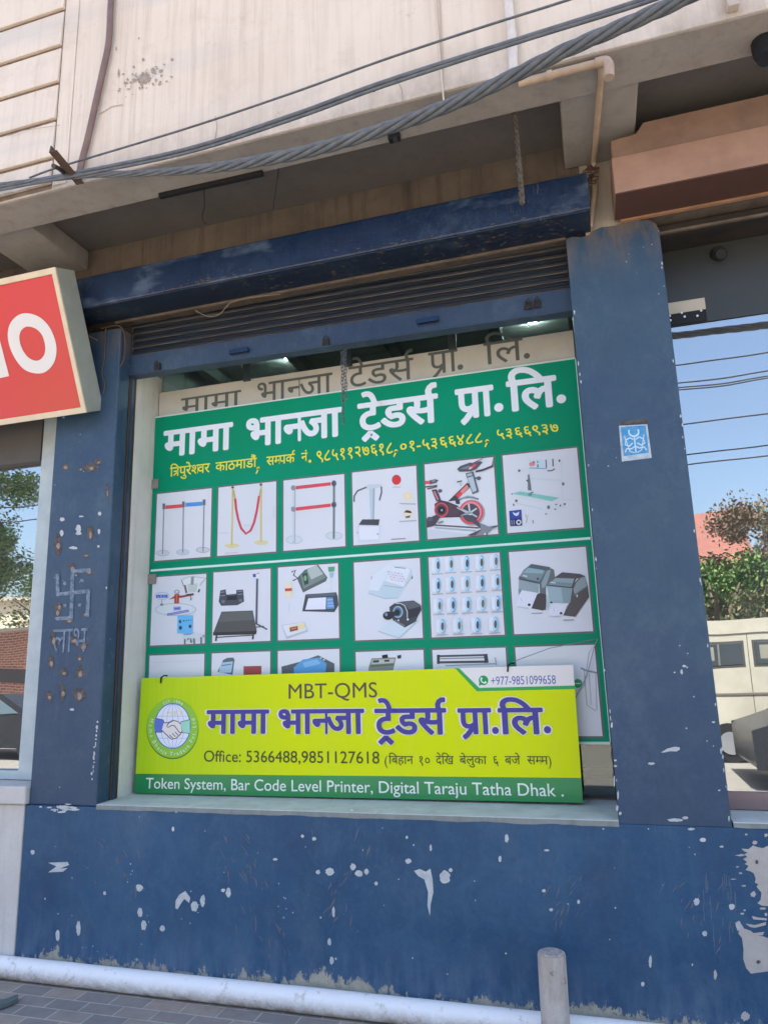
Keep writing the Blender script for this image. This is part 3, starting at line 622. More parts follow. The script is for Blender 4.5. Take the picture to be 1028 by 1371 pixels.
# ------------------------------------------------------------------ sign boards
YB = 0.400
GREEN = (lambda t: t.done(t.mix(t.ramp(t.noise(1.2, 4), .35, .65), '#008f6c', '#048a64'), 0.42, t.noise(2.2, 3, .5, t.map((1, 1, .5), (0, R(25), 0))), 0.35, 0.03, spec=0.12))(NT('green_vinyl'))
WHITEV = (lambda t: t.done(t.mix(t.ramp(t.noise(1.5, 3), .3, .7), '#d9dfe8', '#d2d9e2'), 0.36, t.noise(2.2, 3, .5, t.map((1, 1, .5), (0, R(25), 0))), 0.35, 0.03, spec=0.3))(NT('white_vinyl'))
BORD = flat('#6d6a6c', 0.4, name='grey_print')
WPRINT = flat('#dfe8f0', 0.4); YPRINT = flat('#e4e24a', 0.4)
# wooden sign at the back
bs = thing('name_board', (-1.38, 0.43, 3.3), 'cream name board with grey lettering behind the green banner', 'sign board')
MB().box(-2.774, 0.010, 0.430, 0.452, 3.05, 3.505).build('board', mottled('aged_cream_board', '#c6c6bd', '#b4b4aa', 2, .6), bs, 0.002)
b = MB(); Yk = 0.4285; o_ = 0.004
word(b, ['म', 'ा', 'म', 'ा'], 243, 323, (282, 551), (283, 528), Yk, o_)
word(b, ['भ', 'ा', 'न-', 'ज', 'ा'], 345, 445, (441.5, 527), (443, 499), Yk, o_)
word(b, ['ट', 'े', 'ड', 'स', 'r^'], 466, 553, (549, 507.5), (551, 479), Yk, o_)
word(b, ['प', '~', 'ा'], 572.6, 612, (590, 499.5), (612, 467), Yk, o_)
word(b, ['ि', 'ल'], 646, 699, (697, 481.7), (699, 452), Yk, o_)
for px, py in ((616, 491.5), (705, 476.5)):
    p = at(px, py, Yk); b.poly([(p.x + a, Yk - .0005, p.z + c) for a, c in ell(0, 0, .018, .018)])
b.build('lettering', flat('#5d6462', .5), bs)
# clamps that hold it
for px, py in ((331, 500), (466, 480), (605, 456)):
    p = at(px, py, 0.42); o = MB().box(p.x - .026, p.x + .026, 0.405, 0.4285, p.z - .055, p.z + .07).build('clamp', flat('#3a4144', .4), bs, 0.003)
# green banner
BN = thing('product_banner', (-1.385, YB, 1.19), 'large green shop banner with white name and grid of product pictures', 'banner')
n = 24; b = MB(); vs = []
for i in range(n + 1):
    for j in range(2):
        vs.append((-2.776 + 2.786 * i / n, YB, 1.192 if j == 0 else 3.312)); vs.append((-2.776 + 2.786 * i / n, YB + 0.006, 1.192 if j == 0 else 3.312))
b.box(-2.776, 0.008, YB, YB + 0.006, 1.192, 3.312); b.build('sheet', GREEN, BN)
b = MB(); b.box(-2.7765, 0.0085, YB - .001, YB + .0062, 1.180, 1.193).box(-2.7765, 0.0085, YB - .001, YB + .0062, 3.3115, 3.320).box(0.0081, 0.0125, YB - .001, YB + .0062, 1.1935, 3.311).box(-2.765, 0.003, YB - .0012, YB - .0002, 2.252, 2.266)
b.build('white_edge', flat('#cfe6e4', .4), BN)
b = MB(); Yt = YB - 0.0012; o_ = 0.030
word(b, ['म', 'ा', 'म', 'ा'], 220, 312.5, (307.6, 600.5), (312, 566.3), Yt, o_)
word(b, ['भ', 'ा', 'न-', 'ज', 'ा'], 330, 458, (455.5, 582.5), (458, 546), Yt, o_)
word(b, ['ट', '^', 'े', 'ड', 'स', 'r^'], 478, 586, (582.5, 564), (585, 528), Yt, o_)
word(b, ['प', '~', 'ा'], 608, 660, (655, 555.4), (659.6, 516.4), Yt, o_)
word(b, ['ि', 'ल'], 676, 744, (740, 543), (743.6, 503.5), Yt, o_)
for px, py in ((667.5, 545.5), (751, 534)):
    p = at(px, py, Yt); b.poly([(p.x + a, Yt - .0005, p.z + c) for a, c in ell(0, 0, .027, .027)])
b.build('name_lettering', WPRINT, BN)
b = MB(); o_ = 0.012
def zline(x): return 0
word(b, ['ि', 'tra', 'प', 'ु', 'र', 'े', 'श-', 'व', 'र'], 228, 281.5, (229.8, 638), (228.5, 626.5), Yt, o_)
word(b, ['क', 'ा', 'ठ', 'म', 'ा', 'ड', 'ौ', 'ं'], 289, 344, (290, 631), (289, 619.5), Yt, o_)
word(b, ['स', 'म-', 'प', 'क', 'r^'], 357, 395, (394, 619), (395, 607.5), Yt, o_)
word(b, ['न', 'ं'], 403.5, 412, (411, 617), (411, 606), Yt, o_)
word(b, list('९८५११२७६१८'), 424, 526, (425, 618.0), (424.5, 604.5), Yt, o_)
word(b, list('०१-५३६६४८८'), 535, 645, (645, 592.5), (645, 579.5), Yt, o_)
word(b, list('५३६६९३७'), 664, 746.5, (746, 578.6), (746, 566.3), Yt, o_)
for px, py, s_ in ((415, 617.5, .010), (346, 627, .011), (530, 604, .011), (652, 590.5, .011)):
    p = at(px, py, Yt); b.poly([(p.x + a, Yt - .0006, p.z + c) for a, c in ell(0, 0, s_, s_, 12)])
    if s_ == .011: b.poly([(p.x + a, Yt - .0006, p.z + c) for a, c in ((.010, 0), (-.012, -.036), (-.018, -.034), (-.004, 0))])
b.build('address_lettering', YPRINT, BN)

# product pictures: printed shapes traced on the banner's own plane
Y1 = YB - 0.0008
COLS = [(-2.748, -2.322), (-2.29, -1.864), (-1.831, -1.407), (-1.373, -.950), (-.916, -.487), (-.452, -.017)]
COLS2 = [(-2.757, -2.347), (-2.313, -1.900), (-1.867, -1.456)] + COLS[3:]
A = (200, 600, 3.671); B4 = (460, 600, 3.115); B5 = (560, 600, 8.567); B6 = (665, 595, 7.908)
C1 = (195, 760, 11.42); C_ = (190, 740, 3.671); D4 = (460, 735, 8.567); D_ = (460, 720, 2.937); D6 = (675, 725, 7.908); C6 = (480, 720, 2.8556)
def picture(x0, x1, z0, z1, cr, shapes, label):
    mats = [WHITEV, BORD]; names = {}
    b = MB(); bw = 0.009
    for q in ((x0, x1, z1 - bw, z1), (x0, x1, z0, z0 + bw), (x0, x0 + bw, z0 + bw, z1 - bw), (x1 - bw, x1, z0 + bw, z1 - bw)):
        b.add([(q[0], Y1, q[2]), (q[1], Y1, q[2]), (q[1], Y1, q[3]), (q[0], Y1, q[3])], [(0, 1, 2, 3)], 1)
    b.add([(x0 + bw, Y1 - .0002, z0 + bw), (x1 - bw, Y1 - .0002, z0 + bw), (x1 - bw, Y1 - .0002, z1 - bw), (x0 + bw, Y1 - .0002, z1 - bw)], [(0, 1, 2, 3)], 0)
    yy = Y1 - .0006
    for s_ in shapes:
        kd, col = s_[0], s_[1]
        if col not in names: names[col] = len(mats); mats.append(flat(col, 0.4))
        mi = names[col]; yy -= 0.00013
        if kd == 'p': polys = [s_[2]]
        elif kd == 'l':
            L, Rr = band2d(s_[2], s_[3]); polys = [[L[i], L[i + 1], Rr[i + 1], Rr[i]] for i in range(len(L) - 1)]
        elif kd == 'e': polys = [ell(*s_[2])]
        elif kd == 'o':
            cx_, cy_, rx, ry = s_[2]; a = ell(cx_, cy_, rx, ry); c = ell(cx_, cy_, rx - s_[3], ry - s_[3])
            polys = [[a[i], a[(i + 1) % 24], c[(i + 1) % 24], c[i]] for i in range(24)]
        for pl in polys: 
            pts = [at(*T(cr, x, y), yy) for x, y in pl]
            for v in pts: v.x = min(max(v.x, x0 + bw), x1 - bw); v.z = min(max(v.z, z0 + bw), z1 - bw)
            b.poly(pts, mi)
    return b.build('product_picture', mats, BN, 0, label)
G1, G2, G3 = '#7a828c', '#aab4bf', '#c3ccd6'
def rows(y0, y1): return y0, y1
s1 = [('e', '#c4cfd8', (66, 517, 33, 15)), ('e', '#c4cfd8', (165, 512, 32, 14)), ('e', '#c4cfd8', (263, 500, 33, 14)), ('o', G2, (66, 515, 33, 15), 2.5), ('o', G2, (165, 511, 32, 14), 2.5), ('o', '#8b98a2', (263, 500, 33, 14), 2.5)]
for (xa, ya, xb, yb) in ((72, 278, 66, 520), (168, 268, 165, 515), (270, 258, 264, 508)): s1 += [('l', G1, [(xa, ya), (xb, yb)], 5), ('l', '#9aa4ad', [(xa - 1, ya + 20), (xb - 1, yb)], 2), ('l', '#6d747c', [(xa, ya - 6), (xa, ya + 22)], 13)]
s1 += [('p', '#d65560', [(80, 282), (162, 275), (162, 292), (80, 299)]), ('p', '#4f97dd', [(178, 269), (262, 263), (262, 282), (178, 288)])]
picture(*COLS[0], 2.312, 2.780, A, s1, 'picture of three barrier posts with red and blue belts')
yl, yd = '#d6cfa0', '#b7ab74'
s2 = [('e', yl, (406, 480, 36, 12)), ('e', yl, (550, 464, 35, 12)), ('l', yl, [(410, 192), (405, 482)], 11), ('l', yd, [(411, 192), (406, 478)], 3), ('l', yl, [(549, 180), (548, 466)], 11), ('l', yd, [(551, 180), (550, 462)], 3), ('e', '#5a5648', (410, 193, 7, 6)), ('e', '#5a5648', (549, 179, 7, 6)),
      ('l', yd, [(413, 205), (422, 250)], 8), ('l', yd, [(549, 200), (541, 238)], 8), ('l', '#cf4a5c', [(422, 248), (427, 300), (437, 350), (452, 395), (475, 421), (498, 405), (515, 365), (528, 310), (540, 235)], 11),
      ('l', '#c9c6d2', [(345, 418), (385, 417)], 4), ('l', '#c9c6d2', [(465, 380), (495, 377)], 4), ('l', '#c9c6d2', [(372, 517), (438, 512)], 5), ('l', '#d0cdd8', [(612, 285), (614, 345)], 4)]
picture(*COLS[1], 2.312, 2.780, A, s2, 'picture of gold posts with red rope')
s3 = [('e', '#ccd7df', (712, 452, 41, 21)), ('o', '#b5c2cb', (712, 450, 41, 21), 3), ('e', '#ccd7df', (908, 432, 42, 20)), ('o', '#b5c2cb', (908, 430, 42, 20), 3), ('l', '#a9b7c0', [(712, 185), (711, 465)], 13), ('l', '#dbe6ec', [(709, 205), (708, 460)], 4), ('l', '#8f9aa3', [(907, 165), (906, 445)], 11), ('l', '#5d656d', [(909, 165), (908, 445)], 4)]
for y in (186, 291): s3 += [('p', '#d8505f', [(720, y), (892, y - 19), (892, y - 3), (720, y + 17)]), ('e', '#5f666f', (907, y - 13, 12, 15)), ('e', '#8c959d', (707, y + 9, 11, 13)), ('e', '#4b525a', (902, y - 12, 5, 8))]
picture(*COLS[2], 2.312, 2.780, A, s3, 'picture of two silver posts with double red belts')
s4 = [('p', '#ccd8e4', [(58, 322), (155, 322), (150, 392), (60, 395)]), ('p', '#dfe6f0', [(64, 326), (148, 326), (146, 380), (66, 382)]), ('p', '#4a515a', [(78, 297), (150, 297), (146, 322), (62, 320)]), ('p', '#bccdda', [(106, 165), (130, 163), (127, 297), (112, 297)]), ('p', '#9fb2c2', [(122, 165), (130, 163), (127, 297), (121, 297)]), ('p', '#c5d2de', [(90, 158), (108, 150), (158, 150), (160, 163), (95, 172)]),
      ('l', '#5a6470', [(44, 224), (44, 200), (58, 178), (95, 163)], 6), ('l', '#5a6470', [(157, 160), (158, 185), (149, 218)], 6), ('e', '#cf3f45', (220, 132, 19, 21)), ('e', '#e8e0c8', (267, 200, 21, 22)), ('o', '#d9cfae', (267, 200, 14, 15), 3), ('e', '#e6dcc6', (267, 273, 21, 20)), ('p', '#4a4540', [(250, 268), (262, 258), (280, 262), (284, 272), (268, 270)]), ('p', '#6a625c', [(256, 285), (278, 280), (276, 290), (260, 292)]),
      ('l', '#b8bac6', [(203, 163), (236, 162)], 3), ('l', '#b0b4c2', [(234, 231), (300, 233)], 5), ('l', '#b0b4c2', [(232, 306), (303, 302)], 5), ('l', '#8d909c', [(198, 380), (258, 377)], 4), ('e', '#8a93a0', (142, 358, 3, 3)), ('e', '#b8c6da', (57, 352, 4, 5))]
picture(*COLS[3], 2.312, 2.784, B4, s4, 'picture of a standing massage platform')
K1, K2, K3 = '#4a4852', '#5d606a', '#868f99'; RD = '#d8535e'
s5 = [('p', '#cbd3de', [(95, 925), (560, 985), (570, 1020), (96, 1050)]), ('l', '#5d6068', [(190, 883), (690, 915)], 18), ('l', '#a6b0b8', [(190, 912), (660, 948)], 20),
      ('e', '#9aa3ad', (612, 742, 152, 150)), ('e', RD, (605, 737, 140, 138)), ('e', '#e88a90', (605, 730, 120, 120)), ('e', '#55535e', (600, 742, 102, 106)), ('l', '#c9d2d9', [(590, 742), (575, 640)], 18), ('l', '#c9d2d9', [(590, 742), (668, 690)], 18), ('l', '#b9c2c9', [(590, 742), (672, 790)], 18), ('l', '#b9c2c9', [(590, 742), (600, 835)], 16), ('l', '#b9c2c9', [(590, 742), (505, 705)], 16), ('e', '#dfe6ea', (592, 748, 22, 22)),
      ('l', '#7f8c96', [(450, 600), (520, 568), (600, 562), (690, 585)], 22), ('l', '#aab6bf', [(480, 575), (560, 548), (640, 556)], 12),
      ('p', K1, [(185, 640), (250, 595), (340, 615), (450, 660), (530, 745), (480, 792), (250, 798), (190, 750)]), ('p', '#5e4a55', [(340, 640), (430, 665), (480, 720), (440, 770), (350, 780)]), ('l', '#b8c2ca', [(440, 680), (560, 745)], 14), ('p', '#9aa6ae', [(470, 775), (600, 720), (610, 750), (560, 765)]),
      ('e', RD, (262, 708, 80, 84)), ('e', '#4f4650', (262, 708, 63, 67)), ('o', '#8a5560', (262, 708, 52, 55), 5), ('e', '#2e2c35', (265, 712, 42, 44)), ('e', '#9aa4ac', (268, 712, 13, 13)),
      ('p', '#544d58', [(152, 480), (208, 470), (262, 600), (205, 612)]), ('l', '#c8808a', [(180, 495), (224, 592)], 20), ('l', '#6d6873', [(100, 468), (160, 455), (215, 440)], 16), ('p', K2, [(112, 375), (190, 355), (230, 368), (200, 400), (130, 416)]), ('p', '#7f8c96', [(150, 370), (190, 360), (195, 380), (160, 395)]), ('p', '#df5a6a', [(70, 376), (130, 376), (130, 410), (70, 412)]), ('l', K1, [(75, 446), (215, 428)], 14), ('e', K2, (248, 490, 23, 20)),
      ('p', K1, [(340, 610), (420, 530), (560, 395), (605, 430), (470, 560), (440, 600), (380, 605)]), ('p', '#dd4a4a', [(425, 540), (480, 490), (505, 525), (455, 572)]), ('p', '#e58a86', [(480, 490), (555, 420), (577, 450), (505, 525)]), ('p', '#4a4550', [(420, 590), (470, 590), (475, 640), (430, 640)]),
      ('p', '#5b6670', [(540, 290), (630, 268), (692, 500), (620, 528)]), ('p', '#a9bbc6', [(553, 300), (610, 285), (618, 312), (558, 328)]), ('p', '#b4c6d0', [(560, 340), (625, 322), (668, 488), (622, 508)]), ('e', K2, (692, 345, 25, 22)), ('l', K2, [(640, 345), (680, 340)], 16), ('l', K2, [(440, 388), (498, 376)], 14), ('l', '#aab4bc', [(480, 395), (485, 430)], 9),
      ('p', '#565a66', [(442, 240), (480, 205), (590, 165), (640, 175), (700, 150), (735, 160), (660, 240), (600, 266), (470, 270)]), ('p', '#7d8690', [(470, 238), (560, 205), (600, 200), (560, 240)]), ('p', '#d05a62', [(575, 222), (640, 182), (672, 192), (605, 240)]), ('p', '#e9c9cb', [(570, 240), (600, 215), (620, 220), (590, 245)]), ('l', '#7d5a62', [(620, 178), (750, 100)], 18), ('l', K1, [(655, 268), (740, 250), (850, 205), (880, 105)], 22),
      ('p', '#55555f', [(510, 790), (600, 765), (690, 850), (800, 960), (790, 1012), (600, 1022), (556, 1000), (720, 930), (620, 850)]), ('p', '#828a94', [(700, 856), (760, 880), (800, 900), (910, 885), (920, 908), (860, 920), (770, 1000), (650, 1005), (720, 940)]), ('l', '#565660', [(840, 905), (918, 890)], 16), ('e', '#dfe3e8', (762, 985, 12, 12)), ('e', '#c9cdd4', (905, 908, 10, 8)),
      ('p', '#4f4c57', [(96, 815), (150, 790), (205, 762), (250, 790), (180, 890), (98, 912)]), ('e', K2, (130, 815, 34, 28)), ('l', '#7d868f', [(225, 858), (285, 840)], 20)]
picture(*COLS[4], 2.314, 2.786, B5, s5, 'picture of a black and red exercise bike')
s6 = [('l', '#c8d5dc', [(345, 255), (338, 500)], 9), ('l', '#ccd8df', [(680, 175), (692, 570)], 14), ('l', '#d0dbe2', [(345, 262), (680, 285)], 8), ('l', '#ccd8df', [(350, 360), (680, 382)], 22), ('p', '#d3dde6', [(180, 150), (330, 140), (335, 250), (180, 260)]), ('p', '#c5dbe6', [(335, 165), (510, 158), (522, 258), (343, 252)]), ('l', '#7f9cc8', [(343, 250), (522, 256)], 9), ('e', '#d98a90', (372, 208, 32, 22)), ('e', '#d0606a', (388, 188, 12, 12)), ('e', '#4f9a84', (430, 185, 8, 12)), ('l', '#3f6a78', [(432, 210), (432, 245)], 12), ('l', '#5a6672', [(518, 162), (523, 252)], 11), ('l', '#54606c', [(590, 152), (593, 232)], 13), ('l', '#59626c', [(532, 280), (580, 278), (612, 258)], 12),
      ('p', '#84c6c2', [(165, 522), (240, 497), (660, 565), (580, 600), (330, 550)]), ('l', '#cfe3e8', [(150, 530), (330, 566), (580, 612), (660, 575)], 18), ('l', '#c0dbe2', [(200, 620), (480, 685)], 10), ('l', '#c4d3da', [(690, 580), (800, 590)], 9), ('p', '#6f7b80', [(326, 318), (342, 318), (366, 490), (326, 482)]), ('l', '#4f5a60', [(312, 375), (330, 395)], 14), ('e', '#5fa09c', (350, 530, 22, 18)), ('l', '#67707a', [(355, 515), (385, 505)], 12)]
for x, y, rx, ry in ((235, 278, 14, 13), (660, 172, 11, 14), (700, 418, 14, 18), (545, 665, 15, 20), (205, 597, 14, 13), (176, 640, 8, 14), (670, 648, 8, 12), (715, 632, 10, 12), (625, 635, 14, 6), (615, 685, 16, 5), (518, 736, 12, 6), (160, 525, 10, 6)): s6.append(('e', '#6b747e', (x, y, rx, ry)))
s6 += [('p', '#3a4fa2', [(128, 705), (258, 690), (266, 858), (140, 865)]), ('p', '#2d3566', [(136, 790), (262, 780), (266, 858), (140, 865)]), ('p', '#d3daf2', [(165, 715), (200, 730), (235, 710), (230, 745), (205, 760), (178, 745)]), ('o', '#cfd4e4', (230, 824, 28, 28), 14), ('l', '#c3c8da', [(155, 800), (158, 855)], 5), ('l', '#c3c8da', [(178, 798), (181, 850)], 5), ('l', '#9aa0aa', [(300, 740), (318, 785), (332, 750)], 5), ('l', '#9aa0aa', [(320, 785), (308, 832)], 5), ('l', '#858c96', [(378, 800), (384, 835)], 9)]
picture(*COLS[5], 2.314, 2.789, B6, s6, 'picture of a pale treadmill frame with teal deck')
s7 = [('p', '#d6dfe2', [(550, 190), (640, 145), (720, 132), (930, 160), (840, 280), (780, 380), (640, 392), (590, 290)]), ('p', '#bccaca', [(640, 250), (800, 240), (780, 370), (660, 380)]), ('l', '#8c9694', [(720, 140), (712, 262)], 44), ('l', '#7a6e70', [(600, 265), (628, 388)], 34), ('l', '#525658', [(828, 330), (808, 378)], 26), ('l', '#97a3a2', [(550, 185), (570, 240), (590, 290)], 16), ('l', '#a3afae', [(935, 165), (860, 230), (830, 280)], 13), ('l', '#a3afae', [(560, 180), (650, 145), (720, 135), (930, 162)], 9),
      ('o', '#a9b6ba', (462, 640, 315, 98), 10), ('e', '#d2dce4', (462, 636, 296, 84)), ('o', '#9fb8dd', (255, 432, 112, 58), 8), ('l', '#5c70c2', [(165, 440), (340, 436)], 48), ('l', '#cfd8ee', [(195, 440), (198, 470)], 8), ('l', '#cfd8ee', [(240, 420), (243, 462)], 8), ('l', '#b8c0e8', [(285, 420), (287, 462)], 8), ('e', '#7d8a8c', (250, 565, 26, 20)), ('l', '#93a0a2', [(250, 490), (250, 560)], 10),
      ('p', '#8a4a4c', [(355, 490), (440, 435), (560, 425), (735, 398), (740, 420), (560, 458), (440, 468)]), ('l', '#5f4a4e', [(620, 418), (738, 404)], 26), ('p', '#b0483c', [(445, 405), (515, 405), (510, 548), (440, 548)]), ('l', '#d0796a', [(480, 415), (478, 535)], 14), ('o', '#8a9698', (480, 368, 42, 30), 12), ('l', '#7d6a70', [(690, 425), (695, 500)], 12), ('l', '#8d8890', [(680, 498), (718, 472)], 10),
      ('p', '#98a2d6', [(425, 600), (540, 592), (540, 648), (430, 658)]), ('l', '#5d6ab8', [(445, 628), (525, 620)], 22), ('p', '#6b80ca', [(330, 700), (660, 640), (665, 676), (335, 736)]), ('l', '#aab6e4', [(345, 715), (650, 660)], 7),
      ('p', '#69b8ea', [(490, 735), (725, 728), (715, 1000), (485, 1002)]), ('e', '#2f5a70', (530, 825, 20, 26)), ('e', '#3a6880', (588, 812, 12, 14)), ('e', '#3a6880', (630, 808, 10, 10)), ('e', '#3a6880', (665, 805, 9, 9)), ('e', '#3a6880', (695, 800, 8, 9)), ('e', '#2f5260', (535, 920, 24, 30)), ('e', '#2f5260', (682, 898, 22, 26)),
      ('p', '#c5d4da', [(530, 1015), (720, 990), (905, 1030), (860, 1085), (600, 1110)]), ('p', '#7f9ad0', [(570, 1010), (740, 990), (690, 1025), (600, 1035)])]
for xa, ya, xb, yb in ((600, 1090, 600, 1185), (690, 1080, 700, 1150), (740, 1080, 745, 1195), (850, 1060, 850, 1175), (640, 1100, 665, 1080), (880, 1035, 905, 1060)): s7.append(('l', '#66757a', [(xa, ya), (xb, yb)], 22))
picture(*COLS2[0], 1.767, 2.222, C1, s7, 'picture of a red hanging pan balance and a blue box')
s8 = [('p', '#4b525c', [(378, 240), (386, 186), (412, 180), (416, 206), (464, 202), (465, 183), (498, 181), (503, 240), (470, 258), (390, 261)]), ('p', '#2f333b', [(418, 214), (468, 210), (468, 232), (418, 233)]), ('l', '#8d959f', [(388, 195), (408, 192)], 4), ('l', '#8d959f', [(472, 190), (494, 188)], 4), ('l', '#8090a0', [(388, 212), (410, 210)], 4), ('l', '#8090a0', [(472, 205), (496, 203)], 4), ('e', '#6d7680', (400, 240, 9, 8)), ('e', '#6d7680', (486, 235, 9, 8)),
      ('l', '#56606a', [(567, 128), (563, 350)], 10), ('p', '#565959', [(352, 392), (392, 290), (545, 284), (565, 384)]), ('p', '#646868', [(378, 340), (394, 294), (542, 288), (552, 330)]), ('p', '#3c3e40', [(350, 392), (565, 384), (562, 401), (351, 407)]), ('l', '#4a4d50', [(368, 405), (364, 434)], 9), ('l', '#4a4d50', [(548, 400), (545, 426)], 9), ('l', '#4a4d50', [(370, 416), (548, 405)], 5), ('l', '#4a5056', [(560, 348), (616, 377)], 7), ('l', '#4a5056', [(562, 366), (600, 362)], 5), ('p', '#dfe6f4', [(540, 102), (578, 98), (578, 122), (542, 124)]), ('p', '#4a66a8', [(545, 104), (560, 103), (561, 120), (546, 121)]), ('l', '#c06060', [(565, 103), (576, 101)], 4)]
picture(*COLS2[1], 1.767, 2.226, C_, s8, 'picture of a grey platform weighing scale')
s9 = [('p', '#5f6e6c', [(762, 125), (800, 85), (866, 54), (912, 122), (905, 140), (792, 196)]), ('p', '#7d8d8a', [(780, 112), (862, 60), (905, 122), (795, 178)]), ('p', '#b3c0bd', [(812, 84), (856, 60), (892, 104), (832, 132)]), ('p', '#3c564c', [(788, 106), (812, 96), (820, 150), (800, 160)]), ('e', '#7fb08c', (803, 125, 7, 14)), ('l', '#4a4f56', [(735, 95), (756, 85), (745, 110), (766, 125), (742, 138)], 6), ('l', '#d3dbe6', [(932, 120), (930, 196)], 7), ('p', '#57a87a', [(914, 70), (948, 68), (946, 92), (918, 95)]), ('p', '#9fc0da', [(920, 98), (945, 96), (940, 122), (925, 123)]),
      ('p', '#48525c', [(788, 288), (804, 206), (955, 194), (962, 215), (966, 258), (946, 292)]), ('p', '#5d6a74', [(808, 204), (955, 195), (950, 212), (815, 218)]), ('p', '#e2e7f4', [(803, 280), (818, 224), (905, 219), (903, 278)]), ('p', '#6a9ad0', [(907, 221), (938, 219), (946, 274), (908, 276)]), ('l', '#aac8ea', [(911, 232), (938, 231)], 4), ('l', '#aac8ea', [(911, 248), (940, 247)], 4), ('l', '#aac8ea', [(911, 262), (942, 261)], 4),
      ('p', '#e6dfc0', [(703, 150), (738, 148), (738, 216), (705, 219)]), ('p', '#c9564c', [(703, 176), (738, 174), (738, 188), (704, 190)]), ('l', '#d0d4e0', [(722, 245), (723, 290)], 3), ('p', '#b5c0cc', [(686, 356), (798, 340), (816, 386), (712, 423)]), ('p', '#dde3ec', [(690, 358), (796, 342), (810, 380), (714, 412)]), ('p', '#e6dcb0', [(722, 362), (798, 346), (803, 372), (728, 392)]), ('p', '#96564c', [(726, 368), (766, 360), (767, 380), (728, 389)]), ('l', '#d09080', [(735, 375), (760, 370)], 5)]
picture(*COLS2[2], 1.767, 2.229, C_, s9, 'picture of table scales with green display')
s10 = [('p', '#c3d6e0', [(280, 505), (330, 300), (470, 200), (700, 195), (785, 235), (790, 315), (632, 567), (480, 572)]), ('p', '#d9e4ee', [(320, 310), (490, 190), (560, 200), (470, 350), (400, 480), (290, 470)]), ('p', '#dce5f0', [(470, 365), (560, 205), (720, 210), (765, 240), (690, 430)]), ('p', '#bfd4df', [(400, 482), (462, 420), (682, 450), (605, 560), (480, 565)]), ('l', '#9db4bf', [(462, 418), (682, 447)], 9), ('l', '#a9bfca', [(285, 510), (480, 570), (625, 562)], 9), ('l', '#7d8e9a', [(585, 210), (715, 222)], 9), ('e', '#4f565e', (783, 325, 9, 20)), ('l', '#9aa8b2', [(325, 310), (316, 350)], 8), ('l', '#aebfca', [(700, 430), (790, 310)], 8)]
for i in range(4):
    for j in range(5): s10.append(('l', ['#e0a8b4', '#c5cfe0', '#c9b8d0'][(i * 2 + j) % 3], [(500 + j * 38 + (3 - i) * 14, 350 + j * 6 - i * 30), (522 + j * 38 + (3 - i) * 14, 353 + j * 6 - i * 30)], 12))
s10 += [('p', '#cadde6', [(398, 940), (545, 815), (700, 885), (850, 790), (850, 820), (632, 1022)]), ('l', '#a9c0ca', [(398, 942), (632, 1022), (850, 820)], 8), ('p', '#474c55', [(525, 665), (580, 625), (650, 605), (800, 590), (885, 645), (892, 700), (850, 770), (830, 832), (700, 902), (570, 822), (530, 740)]), ('p', '#5f646c', [(650, 612), (800, 596), (884, 655), (750, 690), (700, 640)]), ('p', '#383c44', [(740, 700), (885, 665), (850, 770), (745, 800)]), ('l', '#cdd5dc', [(600, 625), (650, 622), (700, 650), (728, 715), (730, 790)], 9), ('e', '#9fb6c6', (622, 722, 58, 68)), ('e', '#4e7890', (620, 722, 46, 54)), ('e', '#2c3138', (615, 728, 30, 36)), ('l', '#30353d', [(510, 762), (610, 735)], 52), ('e', '#30353d', (508, 765, 58, 48)), ('e', '#7f98a6', (488, 752, 16, 20)), ('e', '#d3d8dc', (628, 818, 10, 10)), ('e', '#e6e9ec', (735, 808, 12, 12)), ('l', '#7d858d', [(580, 815), (700, 885)], 12), ('l', '#a8564a', [(650, 850), (690, 868)], 7)]
picture(*COLS2[3], 1.749, 2.226, D4, s10, 'picture of a white cheque machine and a dark stamping machine')
s11 = []
for i, (x, y) in enumerate([(370, 108), (422, 103), (484, 100), (541, 97), (598, 92), (371, 187), (425, 183), (484, 180), (543, 177), (604, 172), (376, 267), (429, 264), (488, 262), (546, 259), (605, 257), (387, 348), (453, 345), (525, 343), (595, 340)]):
    s11 += [('p', '#dfe6f0', [(x - 24, y - 24), (x, y - 29), (x, y + 29), (x - 24, y + 24)]), ('e', ['#8ac6e6', '#9dcbe4', '#7abce0'][i % 3], (x, y, 11, 30)), ('e', '#b9dcee', (x - 2, y, 8, 24)), ('e', ['#6a5a50', '#565660', '#7a6a5c'][(i * 2) % 3], (x + 1, y, 5.5, 16)), ('l', '#a9b0bc', [(x - 24, y + 36), (x + 20, y + 33)], 4)]
picture(*COLS2[4], 1.749, 2.225, D_, s11, 'picture of nineteen label rolls in rows')
